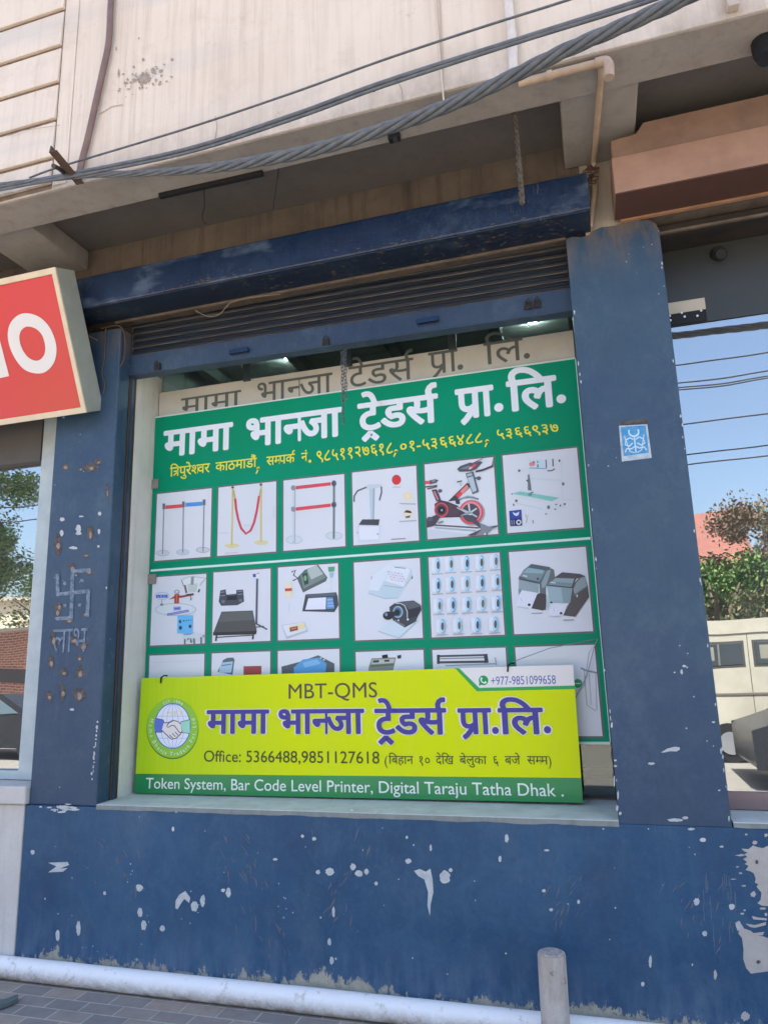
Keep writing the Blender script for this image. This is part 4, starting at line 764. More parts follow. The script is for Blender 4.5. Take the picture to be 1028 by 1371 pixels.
s12 = [('p', '#7f8f96', [(145, 398), (150, 500), (190, 512), (150, 572)]), ('p', '#6b7277', [(370, 440), (440, 300), (500, 285), (525, 300), (535, 375), (440, 480), (440, 730), (385, 720), (375, 560)]), ('p', '#8fa3a9', [(390, 440), (450, 310), (490, 300), (470, 380), (440, 470), (400, 500)]), ('p', '#5c686f', [(148, 385), (205, 300), (285, 237), (480, 270), (490, 285), (440, 305), (380, 440), (250, 415)]), ('p', '#7f9298', [(160, 365), (225, 290), (400, 320), (440, 305), (385, 400), (370, 425), (250, 400)]), ('p', '#8fb0b8', [(200, 330), (250, 275), (420, 305), (400, 340)]), ('p', '#4d5458', [(150, 388), (250, 412), (372, 440), (368, 450), (150, 402)]), ('p', '#93a7ad', [(152, 404), (365, 448), (362, 545), (185, 515), (152, 500)]), ('l', '#c9d4da', [(195, 360), (240, 370)], 14), ('e', '#4f5a60', (353, 395, 14, 14)),
       ('p', '#4e4b4c', [(285, 708), (345, 560), (372, 545), (445, 560), (440, 700), (410, 732)]), ('p', '#dbe1ee', [(150, 572), (185, 515), (348, 545), (288, 700), (130, 682)]), ('e', '#3a3a3e', (262, 670, 16, 14)), ('l', '#b9c0cc', [(170, 600), (190, 640)], 6), ('l', '#b9c0cc', [(130, 690), (255, 712)], 6), ('l', '#9aa2ac', [(285, 762), (400, 758)], 12),
       ('p', '#b5c6ce', [(440, 560), (478, 580), (480, 680), (462, 735), (445, 700)]), ('p', '#57555a', [(530, 380), (610, 325), (800, 343), (850, 365), (760, 395), (715, 490), (440, 465)]), ('p', '#7d9299', [(445, 462), (535, 385), (740, 392), (710, 482)]), ('p', '#8fa9b0', [(500, 425), (545, 388), (738, 394), (720, 440)]), ('p', '#9fb8c0', [(445, 470), (705, 495), (700, 655), (482, 642)]), ('p', '#86a0a8', [(600, 490), (705, 497), (700, 655), (620, 650)]), ('l', '#4d5458', [(445, 462), (712, 490)], 12), ('l', '#d3dde2', [(485, 432), (540, 440)], 10),
       ('p', '#5a5758', [(715, 490), (740, 440), (800, 372), (850, 365), (880, 465), (894, 590), (750, 797), (620, 782), (680, 660), (700, 640)]), ('p', '#8d9da2', [(728, 505), (755, 440), (805, 385), (850, 372), (876, 465), (745, 572)]), ('l', '#6a7276', [(735, 570), (880, 470)], 12), ('e', '#c5cdd2', (768, 575, 8, 16)), ('p', '#dbe1ee', [(468, 740), (512, 650), (668, 660), (622, 782), (468, 792)]), ('e', '#3a3a3e', (598, 760, 15, 13)), ('e', '#4a4f54', (495, 645, 14, 10)), ('l', '#b9c0cc', [(520, 700), (525, 740)], 6), ('l', '#b9c0cc', [(470, 785), (590, 800)], 6), ('l', '#9aa2ac', [(622, 834), (735, 830)], 14)]
picture(*COLS2[5], 1.749, 2.223, D6, s12, 'picture of two grey label printers')
picture(*COLS2[0], 1.212, 1.722, C_, [('l', '#c8d0dc', [(60, 540), (280, 530)], 4)], 'blank looking white panel mostly hidden by the yellow board')
picture(*COLS2[1], 1.212, 1.722, C_, [('p', '#5d7078', [(372, 585), (400, 527), (420, 517), (448, 515), (456, 525), (446, 600)]), ('p', '#a9c8dc', [(384, 560), (394, 540), (448, 534), (440, 590), (380, 590)]), ('l', '#5f8fc0', [(392, 555), (440, 548)], 6), ('p', '#a04c50', [(500, 558), (588, 556), (588, 640), (500, 640)])], 'picture of a handheld reader')
picture(*COLS2[2], 1.212, 1.722, C_, [('p', '#59646a', [(686, 560), (780, 535), (866, 504), (946, 545), (946, 640), (690, 640)]), ('p', '#5c9fd4', [(745, 566), (790, 525), (868, 515), (908, 545), (900, 600), (750, 600)]), ('p', '#7fb8e2', [(790, 540), (860, 522), (880, 545), (800, 565)]), ('e', '#c9d0d6', (880, 518, 5, 4)), ('e', '#c9d0d6', (895, 526, 5, 4))], 'picture of a blue screened dark device')
picture(*COLS2[3], 1.212, 1.700, D_, [('p', '#87908c', [(98, 510), (110, 474), (206, 470), (195, 520), (190, 600), (98, 600)]), ('p', '#b8c0b4', [(112, 480), (200, 476), (196, 492), (110, 497)]), ('p', '#3f464a', [(116, 482), (140, 481), (138, 490), (114, 491)]), ('p', '#3f464a', [(160, 480), (180, 479), (180, 487), (160, 488)]), ('p', '#26282c', [(150, 462), (172, 458), (175, 472), (152, 474)]), ('p', '#3c4046', [(210, 463), (226, 460), (226, 474), (212, 476)]), ('l', '#6a726e', [(105, 505), (196, 498)], 8)], 'picture of a money counting machine')
picture(*COLS2[4], 1.212, 1.697, D_, [('l', '#50525a', [(366, 466), (562, 461)], 8), ('l', '#8c8f98', [(372, 476), (560, 471)], 5), ('l', '#50525a', [(370, 490), (562, 487)], 9), ('l', '#44464e', [(372, 460), (372, 496)], 11), ('l', '#44464e', [(557, 457), (562, 492)], 15), ('l', '#a0a6b0', [(400, 503), (600, 495)], 5), ('l', '#a0a6b0', [(595, 470), (600, 500)], 5)], 'picture of a long dark trimmer bar')
picture(*COLS2[5], 1.212, 1.696, C6, [('l', '#a9b2bc', [(860, 500), (872, 640), (905, 662)], 4), ('l', '#a9b2bc', [(905, 515), (910, 660)], 4), ('l', '#8d959e', [(848, 498), (870, 508), (915, 516)], 7), ('l', '#98a0aa', [(832, 600), (862, 562), (880, 440), (905, 400)], 3), ('l', '#b5bdc6', [(880, 520), (888, 640)], 4), ('e', '#279b6c', (837, 557, 17, 17)), ('l', '#cfe8dc', [(826, 557), (848, 557)], 4)], 'picture of a pale stand beside a green dot')
for px, py in ((207, 648), (204, 775)):
    p = at(px, py, YB); MB().box(p.x - .028, p.x + .036, YB - .010, YB - .0075, p.z - .035, p.z + .030).build('tape_patch', mottled('grey_tape', '#8a8580', '#7c7874', 20, .6), BN)

# yellow board standing on the sill
YS = 0.300
YB_ = thing('phone_number_board', (-1.45, YS, 0.90), 'yellow and green board with phone numbers and handshake emblem standing on the sill', 'sign board')
def yq(a, c): return at(a, c, YS)
tl, tr_, br_, bl = yq(190, 908), yq(767, 890), yq(780, 1075), yq(180, 1062)
gl_, gr_ = yq(181, 1036), yq(777.8, 1041.5)
bk = Vector((0, 0.014, 0))
t = NT('lime_yellow_print'); xx = t.sep()[0]
c = t.mix(t.ramp(xx, -2.75, -1.7), '#a9cf20', '#d2df0c')
YEL = t.done(t.mix(t.mul(t.ramp(t.noise(14, 3, .5, t.map((3, 1, .15))), .4, .7), .3), c, '#cddb3c'), 0.42, t.noise(20, 2, .5, t.map((4, 1, .05))), 0.10, 0.004, spec=0.12)
b = MB().hexa([bl, br_, br_ + bk, bl + bk, tl, tr_, tr_ + bk, tl + bk]); b.build('panel', YEL, YB_)
def sheet(mb, pts, off, mi=0): mb.poly([p - Vector((0, off, 0)) for p in pts], mi)
b = MB(); sheet(b, [gl_, gr_, br_, bl], 0.0006); b.build('green_strip', (lambda t: t.done(t.mix(t.ramp(t.noise(2, 3), .3, .7), '#1f8a4c', '#148048'), .35))(NT('green_print')), YB_)
b = MB(); wc = [yq(612, 894.6), tr_, yq(768.6, 920), yq(640, 923)]
sheet(b, [yq(609, 894.7), tr_, yq(769.2, 922.5), yq(638, 925.5)], 0.0006, 1); sheet(b, [yq(614.5, 894.5), tr_, yq(768.9, 917.8), yq(641.5, 921)], 0.001, 0)
b.build('white_corner', [flat('#e3e0dc', .4), flat('#3aa455', .4)], YB_)
Yt = YS - 0.0014
b = MB(); latin(b, 'MBT-QMS', 386.5, 505, 934.6, 914.6, Yt, 0.0); b.build('heading_lettering', flat('#5c5148', .5), YB_)
for (mt, o_, yy, gr, nm) in ((flat('#e2e3d2', .4), 0.046, YS - .0010, 0.011, 'name_outline'), (flat('#4a4592', .4), 0.024, YS - .0040, 0.0, 'name_lettering')):
    b = MB()
    word(b, ['म', 'ा', 'म', 'ा'], 277, 360.5, (277, 981.5), (277, 951.8), yy, o_, 0, gr)
    word(b, ['भ', 'ा', 'न-', 'ज', 'ा'], 373, 487.5, (430, 981.7), (430, 950.5), yy, o_, 0, gr)
    word(b, ['ट', '^', 'े', 'ड', 'स', 'r^'], 501, 597, (596, 982.4), (596, 949), yy, o_, 0, gr)
    word(b, ['प', '~', 'ा'], 612, 657, (640, 982), (656, 949), yy, o_, 0, gr)
    word(b, ['ि', 'ल'], 665.6, 726, (720, 982), (725, 948.5), yy, o_, 0, gr)
    for px, py in ((663, 978), (732.5, 977)):
        p = at(px, py, yy); r_ = .018 + gr * .7; b.poly([(p.x + a, yy - .0006, p.z + c) for a, c in ell(0, 0, r_, r_)])
    b.build(nm, mt, YB_)
b = MB(); latin(b, 'Office: 5366488,9851127618', 273, 508, 1021, 1005.5, Yt, 0.003)
Yd = Yt; o_ = 0.004
for sq, a, c in (('(', 515, 518.5),):
    latin(b, '(', 515, 519, 1024.5, 1012, Yd, 0)
word(b, ['ि', 'ब', 'ह', 'ा', 'न'], 520, 553, (530, 1022.6), (530, 1012.3), Yd, o_)
word(b, list('१०'), 561, 575, (566, 1024), (566, 1012.5), Yd, o_)
word(b, ['द', 'े', 'ि', 'ख'], 583, 607, (590, 1023), (590, 1012.3), Yd, o_)
word(b, ['ब', 'े', 'ल', 'ु', 'क', 'ा'], 614.5, 651, (630, 1023), (630, 1012.5), Yd, o_)
word(b, ['६'], 660, 666.5, (663, 1024.5), (663, 1012.5), Yd, o_)
word(b, ['ब', 'ज', 'े'], 675, 696, (685, 1023.2), (685, 1012.5), Yd, o_)
word(b, ['स', 'म-', 'म'], 705, 733, (718, 1023.4), (718, 1012.5), Yd, o_)
latin(b, ')', 734, 738, 1025, 1012, Yd, 0)
b.build('hours_lettering', flat('#4d5230', .5), YB_)
b = MB(); Yg = YS - .0016
def slope_latin(s, px0, px1, b0, b1, h0, Y, off, mi=0):
    x0 = at(px0, b0, Y).x; x1 = at(px1, b1, Y).x; z0 = at(px0, b0, Y).z; z1 = at(px1, b1, Y).z; hh = at(px0, b0 - h0, Y).z - z0
    put(b, [(glyph(s), 0, off)], lambda x, z, y: (x, y, z0 + (z1 - z0) * (x - x0) / (x1 - x0) + z), mi, Y, (x0, x1, 0, hh, 0.686))
slope_latin('Token System, Bar Code Level Printer, Digital Taraju Tatha Dhak .', 195.5, 754.5, 1055.5, 1066.3, 14.2, Yg, 0.004)
b.build('services_lettering', flat('#dfe8e2', .4), YB_)
b = MB(); latin(b, '+977-9851099658', 657.5, 744, 916.3, 905, Yt, 0.0); b.build('mobile_lettering', flat('#5560a4', .4), YB_)
b = MB(); p = at(647, 910.9, Yt); r_ = .0255
b.poly([(p.x + a, Yt, p.z + c) for a, c in ell(0, 0, r_, r_)], 0); b.poly([(p.x + a, Yt, p.z + c) for a, c in ((-.024, -.012), (-.026, -.029), (-.010, -.022))], 0)
hs = [(-.012, .012), (-.014, .002), (-.008, -.008), (.002, -.014), (.012, -.013)]
L, Rr = band2d(hs, .006); b.poly([(p.x + a, Yt - .0006, p.z + c) for a, c in L + Rr[::-1]], 1)
for q in ((-.010, .010), (.010, -.010)): b.poly([(p.x + q[0] + a, Yt - .0009, p.z + q[1] + c) for a, c in ell(0, 0, .0055, .0055, 12)], 1)
b.build('phone_logo', [flat('#1f9d55', .4), flat('#e6efe8', .4)], YB_)
# round emblem
E7 = (190, 890, 7.618); em = MB(); k = 0
EMM = [flat('#8fc442', .4), flat('#5d7d2e', .4), flat('#3f74b8', .4), flat('#dfe5f2', .4), flat('#9aa8d4', .4), flat('#5f77cc', .4), flat('#9fd8c4', .4), flat('#e2dedb', .4), flat('#5a5560', .4), flat('#d9d6a8', .4), flat('#e3ecd0', .4)]
def ep(pts, mi, lay): em.poly([at(*T(E7, x, y), YS - .0008 - lay * .00022) for x, y in pts], mi)
def eo(cx_, cy_, rx, ry, wd, mi, lay):
    a = ell(cx_, cy_, rx, ry, 40); c = ell(cx_, cy_, rx - wd, ry - wd, 40)
    for i in range(40): ep([a[i], a[(i + 1) % 40], c[(i + 1) % 40], c[i]], mi, lay)
def el_(pts, wd, mi, lay):
    L, Rr = band2d(pts, wd)
    for i in range(len(L) - 1): ep([L[i], L[i + 1], Rr[i + 1], Rr[i]], mi, lay)
ep(ell(314, 652, 266, 312, 40), 1, 0); ep(ell(314, 644, 262, 306, 40), 0, 1)
ep(ell(315, 625, 186, 234, 40), 2, 2); ep(ell(315, 625, 176, 224, 40), 3, 3)
for dx in (-120, -60, 0, 60, 120): el_([(315 + dx * math.cos(a), 625 + 222 * math.sin(a)) for a in [R(-90 + 180 * i / 12) for i in range(13)]], 4, 4, 4)
for y, h in ((525, 158), (750, 146), (625, 176)): el_([(315 - h, y), (315 + h, y)], 4, 4, 4)
ep([(140, 545), (222, 562), (228, 590), (205, 690), (132, 688)], 5, 5); ep([(490, 560), (400, 582), (395, 600), (415, 692), (492, 702)], 6, 5)
el_([(140, 545), (222, 562), (228, 590), (205, 690), (132, 688)], 7, 8, 6); el_([(490, 560), (400, 582), (395, 600), (415, 692), (492, 702)], 7, 8, 6)
ep([(225, 592), (270, 592), (320, 566), (370, 580), (398, 605), (410, 680), (385, 718), (350, 750), (305, 760), (275, 735), (205, 668)], 7, 7)
el_([(225, 592), (270, 592), (320, 566), (370, 580), (398, 605)], 9, 8, 8); el_([(410, 682), (388, 716), (350, 750), (305, 760), (275, 735), (205, 668)], 9, 8, 8); el_([(320, 570), (275, 595), (256, 625), (268, 640), (300, 622), (330, 618), (385, 690), (410, 690)], 9, 8, 8)
for x, y in ((285, 715), (312, 700), (340, 685)): el_([(x, y), (x + 32, y + 34)], 8, 8, 8)
def arc_text(s, cx_, cy_, rx, ry, a0, a1, sz_, mi, inside):
    parts = []; x = 0.0
    for chh in s:
        if chh == ' ': x += 0.3; continue
        parts.append((glyph(chh), x)); x += advance(chh)
    for (v, f), ox in parts:
        w_ = max(q[0] for q in v); mid = (ox + w_ / 2) / x; a = R(a0 + (a1 - a0) * mid); ca, sa = math.cos(a), math.sin(a)
        tx, ty = (-rx * sa, ry * ca); 
        if a1 < a0: tx, ty = -tx, -ty
        l = math.hypot(tx, ty); tx /= l; ty /= l; nx, ny = (ty, -tx)
        pts = [(cx_ + rx * ca + (q[0] - w_ / 2) * sz_ * tx + q[1] * sz_ * nx, cy_ + ry * sa + (q[0] - w_ / 2) * sz_ * ty + q[1] * sz_ * ny) for q in v]
        em.add([at(*T(E7, *q), YS - .0008 - 9 * .00022) for q in pts], f, mi)
arc_text('EST. 1994', 315, 640, 203, 252, -116, -62, 46, 10, False)
arc_text('Mama Bhanja Traders Pvt. Ltd', 315, 640, 240, 288, 202, -22, 56, 10, True)
em.add([at(*T(E7, 250 + q[0] * 92, 515 - q[1] * 62), YS - .003) for q in glyph('MBT', 0.0)[0]], glyph('MBT', 0.0)[1], 9)
em.build('round_emblem', EMM, YB_)
for px, py in ((218, 908), (681, 892)):
    p = at(px, py, YS); h = MB().tube([(p.x - .008, YS - .006, p.z - .028), (p.x - .004, YS - .010, p.z + .004), (p.x + .012, YS - .004, p.z + .016), (p.x + .026, YS + .012, p.z + .014)], 0.005, 6)
    h.build('wire_hook', WIREB, YB_)
pw = [at(681, 888, 0.30), at(735, 868, 0.33), at(800, 855, 0.36)]
tag(MB().tube(pw, 0.0022, 5).tube([at(800, 855, .36), at(795, 866, .37), at(785, 905, .37), at(770, 935, .37)], 0.0022, 5).build('hanging_wire', STEEL), 'thin wire holding the yellow board to the window edge', 'wire')

# red light box on the left
n0 = Vector((-2.905, -0.118, 3.193)); n1 = Vector((-2.905, -0.462, 3.988)); upv = (n1 - n0); nrm = upv.cross(Vector((1, 0, 0))).normalized()
if nrm.y > 0: nrm = -nrm
LB = thing('red_light_box', (-3.8, -0.1, 3.2), 'tilted red light box sign with white letters above the left window', 'sign board')
bkv = -nrm * 0.165; lx = Vector((-1.9, 0, 0))
MB().hexa([n0 + lx, n0, n0 + bkv, n0 + bkv + lx, n1 + lx, n1, n1 + bkv, n1 + bkv + lx]).build('case', mottled('grey_green_case', '#a3a9a0', '#929890', 5, .5), LB, 0.004)
u1 = upv.normalized(); b = MB(); f_ = nrm * 0.002
q0, q1 = n0 + f_, n1 + f_
b.poly([q0 + u1 * .035 + Vector((-.035, 0, 0)), q1 - u1 * .035 + Vector((-.035, 0, 0)), q1 - u1 * .035 + lx, q0 + u1 * .035 + lx]); b.build('face', (lambda t: t.done(t.mix(t.ramp(t.noise(1.4, 3), .35, .65), '#cc4145', '#c8483e'), .28))(NT('red_acrylic')), LB)
b = MB()
for a0, a1, c0, c1 in ((0, 1, 0, .035), (0, 1, upv.length - .035, upv.length)):
    b.hexa([n0 + u1 * c0 + lx + f_ * .5, n0 + u1 * c0 + f_ * .5, n0 + u1 * c0 + f_ * 6, n0 + u1 * c0 + lx + f_ * 6, n0 + u1 * c1 + lx + f_ * .5, n0 + u1 * c1 + f_ * .5, n0 + u1 * c1 + f_ * 6, n0 + u1 * c1 + lx + f_ * 6])
e_ = Vector((-.030, 0, 0)); c0, c1 = .0352, upv.length - .0352
b.hexa([n0 + u1 * c0 + e_ + f_ * .5, n0 + u1 * c0 + f_ * .5, n0 + u1 * c0 + f_ * 6, n0 + u1 * c0 + e_ + f_ * 6, n0 + u1 * c1 + e_ + f_ * .5, n0 + u1 * c1 + f_ * .5, n0 + u1 * c1 + f_ * 6, n0 + u1 * c1 + e_ + f_ * 6])
b.build('edge_trim', mottled('pale_gold_trim', '#d9cdb4', '#cfc0a4', 10, .35), LB)
Z6 = (0, 250, 3.917); b = MB()
def lp6(x, y, o=.004): return atplane(*T(Z6, x, y), n0 + nrm * o, nrm)
def smooth(pts, n=5):
    out = []; N = len(pts)
    for i in range(N):
        p0, p1, p2, p3 = [Vector(pts[(i + d) % N]) for d in (-1, 0, 1, 2)]
        for q in range(n):
            s_ = q / n; v = 0.5 * ((2 * p1) + (p2 - p0) * s_ + (2 * p0 - 5 * p1 + 4 * p2 - p3) * s_ ** 2 + (3 * p1 - p0 - 3 * p2 + p3) * s_ ** 3); out.append((v.x, v.y))
    return out
oo = smooth([(150, 664), (215, 688), (268, 748), (297, 835), (288, 915), (245, 968), (190, 979), (125, 955), (72, 885), (44, 800), (52, 725), (95, 675)])
ii = smooth([(150, 733), (190, 745), (222, 778), (238, 830), (236, 875), (215, 905), (185, 912), (148, 893), (118, 850), (104, 800), (108, 765), (125, 742)])
b.ring([lp6(*q) for q in oo], [lp6(*q) for q in ii])
b.poly([lp6(*q) for q in ((-70, 815), (0, 800), (50, 993), (-25, 1010))])
b.build('lettering', flat('#dcdad8', .35), LB)
p = at(110, 448, -.14); MB().tube([p, p + Vector((.03, .0, -.005)), p + Vector((.08, .05, -.03))], .005, 6).build('fixing_bolt', RUSTY, LB)
# brown sign box on the right
BX = thing('brown_shutter_box', (1.4, -0.1, 3.88), 'brown painted shutter box over the right shop window', 'shutter box')
MB().box(0.27, 3.2, -0.25, -0.002, 3.882, 4.082).build('case', BROWN, BX, 0.004)
MB().box(0.272, 3.2, -0.246, -0.022, 3.876, 3.8815).build('underside', mottled('dark_brown_underside', '#54362d', '#46302a', 5, .6), BX)  # underside is a darker brown than the front
MB().prism([(0.278, -0.235, 4.084), (0.278, -0.235, 4.19), (0.40, -0.235, 4.20), (0.44, -0.235, 4.255), (3.2, -0.235, 4.262), (3.2, -0.235, 4.084)], (0, 0.23, 0)).build('top_board', BROWN2, BX, 0.003)
MB().box(0.30, 3.2, -0.02, 0.0, 3.866, 3.8805).build('lower_edge', mottled('orange_edge', '#a87f5f', '#8a6a52', 8, .6), BX)
# sticker
p0, p1, p2, p3 = [at(*q, -.0012) for q in ((828, 570), (866, 568), (872, 613), (832, 618))]
b = MB(); b.poly([p0, p1, p2, p3]); stk = b.build('paper_sticker', mottled('weathered_paper', '#c3ccd2', '#8fa3b4', 30, .8)); tag(stk, 'small blue and white paper sticker on the right pillar', 'sticker')
def sq(u, v): a = p0.lerp(p1, u); c = p3.lerp(p2, u); q = a.lerp(c, v); return q
b = MB(); b.poly([sq(*q) - Vector((0, .0006, 0)) for q in ((.06, .04), (.94, .03), (.93, .84), (.08, .86))], 0)
def sl(pts, wd, o=.0012):
    L, Rr = band2d(pts, wd)
    for i in range(len(L) - 1): b.poly([sq(*q) - Vector((0, o, 0)) for q in (L[i], L[i + 1], Rr[i + 1], Rr[i])], 1)
sl([(.5 + .17 * math.cos(R(a)), .20 + .13 * math.sin(R(a))) for a in range(-30, 215, 20)], .055)
for s_ in (-1, 1):
    sl([(.5 + s_ * x, y) for x, y in ((.04, .42), (.16, .36), (.30, .42), (.34, .55), (.20, .60), (.08, .52))], .04)
    sl([(.5 + s_ * x, y) for x, y in ((.02, .62), (.14, .68), (.30, .66), (.36, .76))], .04)
    sl([(.5 + s_ * x, y) for x, y in ((.05, .80), (.20, .74), (.34, .30))], .03, .0016)
sl([(.5, .36), (.5, .80)], .05, .002)
b.build('printed_design', [mottled('faded_blue_print', '#2f86bf', '#5b9cc6', 40, .7), flat('#bcd4e2', .6)], stk)
MB().box(.19, .33, -.0035, -.001, 2.755, 2.772).build('torn_edge', RUSTM, stk)

# ------------------------------------------------------------------ pipes, cables and fixings
kp = MB(); pts = [(x, -0.060 + 0.004 * noise.noise(Vector((x * 1.1, 0, 0))), 0.054) for x in [-6 + i * 0.15 for i in range(61)]]
kp.tube(pts, [0.054 + 0.0016 * noise.noise(Vector((p[0] * 5, 2, 0))) for p in pts], 20)
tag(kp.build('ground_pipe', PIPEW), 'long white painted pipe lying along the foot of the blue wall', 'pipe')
pc = at(738, 1279, -0.2); po = thing('short_post', (pc.x, -0.2, 0), 'short worn white post standing in front of the blue wall', 'post')
b = MB(); pts = [(pc.x - .004, -.2, 0.0), (pc.x - .002, -.2, .2), (pc.x, -.2, .385), (pc.x, -.2, .398)]
b.tube(pts, [.060, .0595, .0595, .056], 22); b.build('shaft', POSTM, po)
MB().tube([(pc.x, -.2, .3982), (pc.x, -.2, .4030)], [.050, .046], 18).build('mortar_cap', mottled('pale_mortar', '#b9b2ac', '#8c8480', 50, .95, .6), po)
# scrap on the paving
b = MB(); q = [atz(*T((0, 1230, 3.954), x, y), .006) for x, y in ((-40, 450), (30, 445), (95, 420), (98, 440), (70, 455), (10, 478), (-40, 485))]
b.prism(q, (0, 0, .018)); tag(b.build('stone_scrap', mottled('grey_green_stone', '#5f6d6b', '#535f5e', 30, .8), None, .003), 'small grey green scrap lying on the paving at the left', 'scrap')
def cat(pts, n=10):
    out = []; P_ = [Vector(p) for p in pts]
    for i in range(len(P_) - 1):
        p0, p1, p2, p3 = P_[max(i - 1, 0)], P_[i], P_[i + 1], P_[min(i + 2, len(P_) - 1)]
        for q in range(n):
            s_ = q / n; out.append(0.5 * ((2 * p1) + (p2 - p0) * s_ + (2 * p0 - 5 * p1 + 4 * p2 - p3) * s_ ** 2 + (3 * p1 - p0 - 3 * p2 + p3) * s_ ** 3))
    out.append(P_[-1]); return out
# bracket
ba, bb_ = at(66, 204, -1.02), at(103, 248, -0.80)
br0 = thing('angle_bracket', (ba.x, -.76, ba.z), 'rusty angle iron bracket holding the cables at the left', 'bracket')
d_ = (bb_ - ba).normalized(); s1_ = d_.cross(Vector((0, 0, 1))).normalized() * .045; s2_ = s1_.cross(d_).normalized() * .045
b = MB(); e0, e1 = ba, bb_
for sv, tv in ((s1_, s2_ * .14), (s1_ * .14, s2_)): b.hexa([e0, e0 + sv, e0 + sv + tv, e0 + tv, e1, e1 + sv, e1 + sv + tv, e1 + tv])
b.build('angle_iron', RUSTY, br0); MB().tube([at(72, 222, -.96), at(80, 226, -.90), at(92, 236, -.84)], .012, 8).build('insulator', flat('#4c4744', .5), br0)
# twisted cable bundle
def far(pts, k=7.0):      # carry a run on past both ends of what the photograph shows
    a = (pts[0] - pts[1]).normalized(); z = (pts[-1] - pts[-2]).normalized(); z = Vector((z.x, z.y * .6, z.z))
    return [pts[0] + a * k * i / 20 for i in range(20, 0, -1)] + list(pts) + [pts[-1] + z * k * i / 20 for i in range(1, 21)]
ctr = cat(far([at(-120, 262, -.86), at(0, 248, -.86), at(105, 236, -.86), at(210, 231, -.88), at(300, 223, -.92), at(410, 203, -.97), at(514, 173, -1.02), at(610, 137, -1.06), at(690, 100, -1.10), at(760, 66, -1.14), at(900, 5, -1.20), at(1060, -75, -1.3)]), 24)
NS = 5
cb = thing('twisted_cable', ctr[len(ctr) // 2], 'thick twisted grey cable bundle crossing in front of the cream wall', 'cable')
L_ = 0.0; ang = [0.0]
for i in range(1, len(ctr)): L_ += (ctr[i] - ctr[i - 1]).length; ang.append(L_ * 2 * math.pi / 0.55)
for s_ in range(NS):
    pts = []; 
    for i, p in enumerate(ctr):
        d = (ctr[min(i + 1, len(ctr) - 1)] - ctr[max(i - 1, 0)]).normalized(); a = d.cross(Vector((0, 0, 1))).normalized(); c_ = a.cross(d)
        fr = min(1.0, max(0.45, (p.x + 3.3) / 2.0)); rr = 0.017 * fr
        th = ang[i] + 2 * math.pi * s_ / NS; pts.append(p + (a * math.cos(th) + c_ * math.sin(th)) * rr)
    MB().tube(pts, [0.0115 * min(1.0, max(0.6, (p.x + 3.3) / 2.0)) for p in pts], 7).build('strand', CABLE, cb)
def wire(name, pix, r, mat_, label, n=14):
    q_ = [at(a, bq, y) for a, bq, y in pix]; c_ = cat(far(q_) if name == 'double_cable' else q_, n); return tag(MB().tube(c_, r, 8).build(name, mat_), label, 'cable' if 'cable' in name else 'wire')
wire('double_cable', [(-60, 262, -.86), (40, 243, -.86), (105, 231, -.86), (250, 200, -.90), (390, 155, -.96), (514, 110, -1.0), (690, 54, -1.06), (860, 0, -1.1), (1000, -50, -1.14)], 0.0105, CABLE, 'dark grey cable second from the bottom rising to the right')
wire('double_cable', [(-60, 266, -.872), (40, 247, -.872), (105, 235, -.872), (250, 205, -.912), (390, 160.5, -.972), (514, 115.5, -1.01), (690, 58, -1.07), (860, 5, -1.11), (1000, -45, -1.15)], 0.007, CABLE, 'thinner dark cable running just under the second cable')
wire('thin_wire', [(40, 238, -.85), (85, 222, -.85), (250, 172, -.9), (390, 125, -.95), (514, 80, -1.0), (640, 38, -1.05), (760, 0, -1.1), (860, -35, -1.12), (1300, -190, -1.25)], 0.0052, CABLE, 'thin topmost wire slanting across the cream wall')
wire('ceiling_wire', [(273, 252, -.5), (274, 275, -.5), (271, 290, -.5), (275, 300, -.5)], 0.003, WIREB, 'short thin wire dangling under the overhang left of another')
wire('ceiling_wire', [(373, 226, -.5), (370, 250, -.5), (368, 265, -.5), (366, 280, -.5)], 0.003, WIREB, 'short thin wire dangling under the overhang beside the twisted cable')
wire('loose_wire', [(262, 416, -.195), (280, 424, -.2), (295, 420, -.2), (310, 405, -.2), (340, 398, -.2), (375, 394, -.2)], 0.0025, flat('#7d6d58', .8), 'loose brown wire hanging under the blue beam')
wire('pillar_wire', [(142, 440, -.012), (140, 480, -.012), (137, 500, -.012), (141, 515, -.012), (138, 528, -.012)], 0.003, flat('#6a5648', .8), 'brown wire hanging down the left pillar beside the red sign')
wire('pillar_wire', [(136, 440, -.02), (158, 436, -.02), (166, 445, -.01), (168, 470, -.01), (165, 485, -.01), (160, 492, -.01)], 0.004, flat('#5f4a3c', .8), 'brown wire looped over the top of the left pillar')
wire('twine', [(582, -10, -.766), (586, 40, -.766), (590, 90, -.766), (594, 137, -.766)], 0.004, flat('#cdbfb0', .9), 'pale twine hanging down the cream wall')
wire('twine', [(588, -10, -.766), (590, 40, -.766), (592, 90, -.766), (592, 120, -.766)], 0.003, flat('#b8a898', .9), 'second pale twine close beside the first on the cream wall')
c_ = cat([at(156, -60, -.785), at(149, 0, -.785), at(146, 55, -.785), at(138, 95, -.785), at(128, 140, -.785), at(118, 185, -.785), at(109, 220, -.785), at(106, 240, -.785)], 8)
tag(MB().tube(c_, .017, 10).build('brown_conduit', CONDUIT), 'brown plastic conduit running down the cream wall at the left', 'conduit')
tag(MB().tube([at(671, -60, -.79), at(680, 0, -.79), at(686, 60, -.79), at(687, 95, -.79)], .022, 12).build('downpipe', PVCW), 'white drain pipe running down the cream wall', 'pipe')
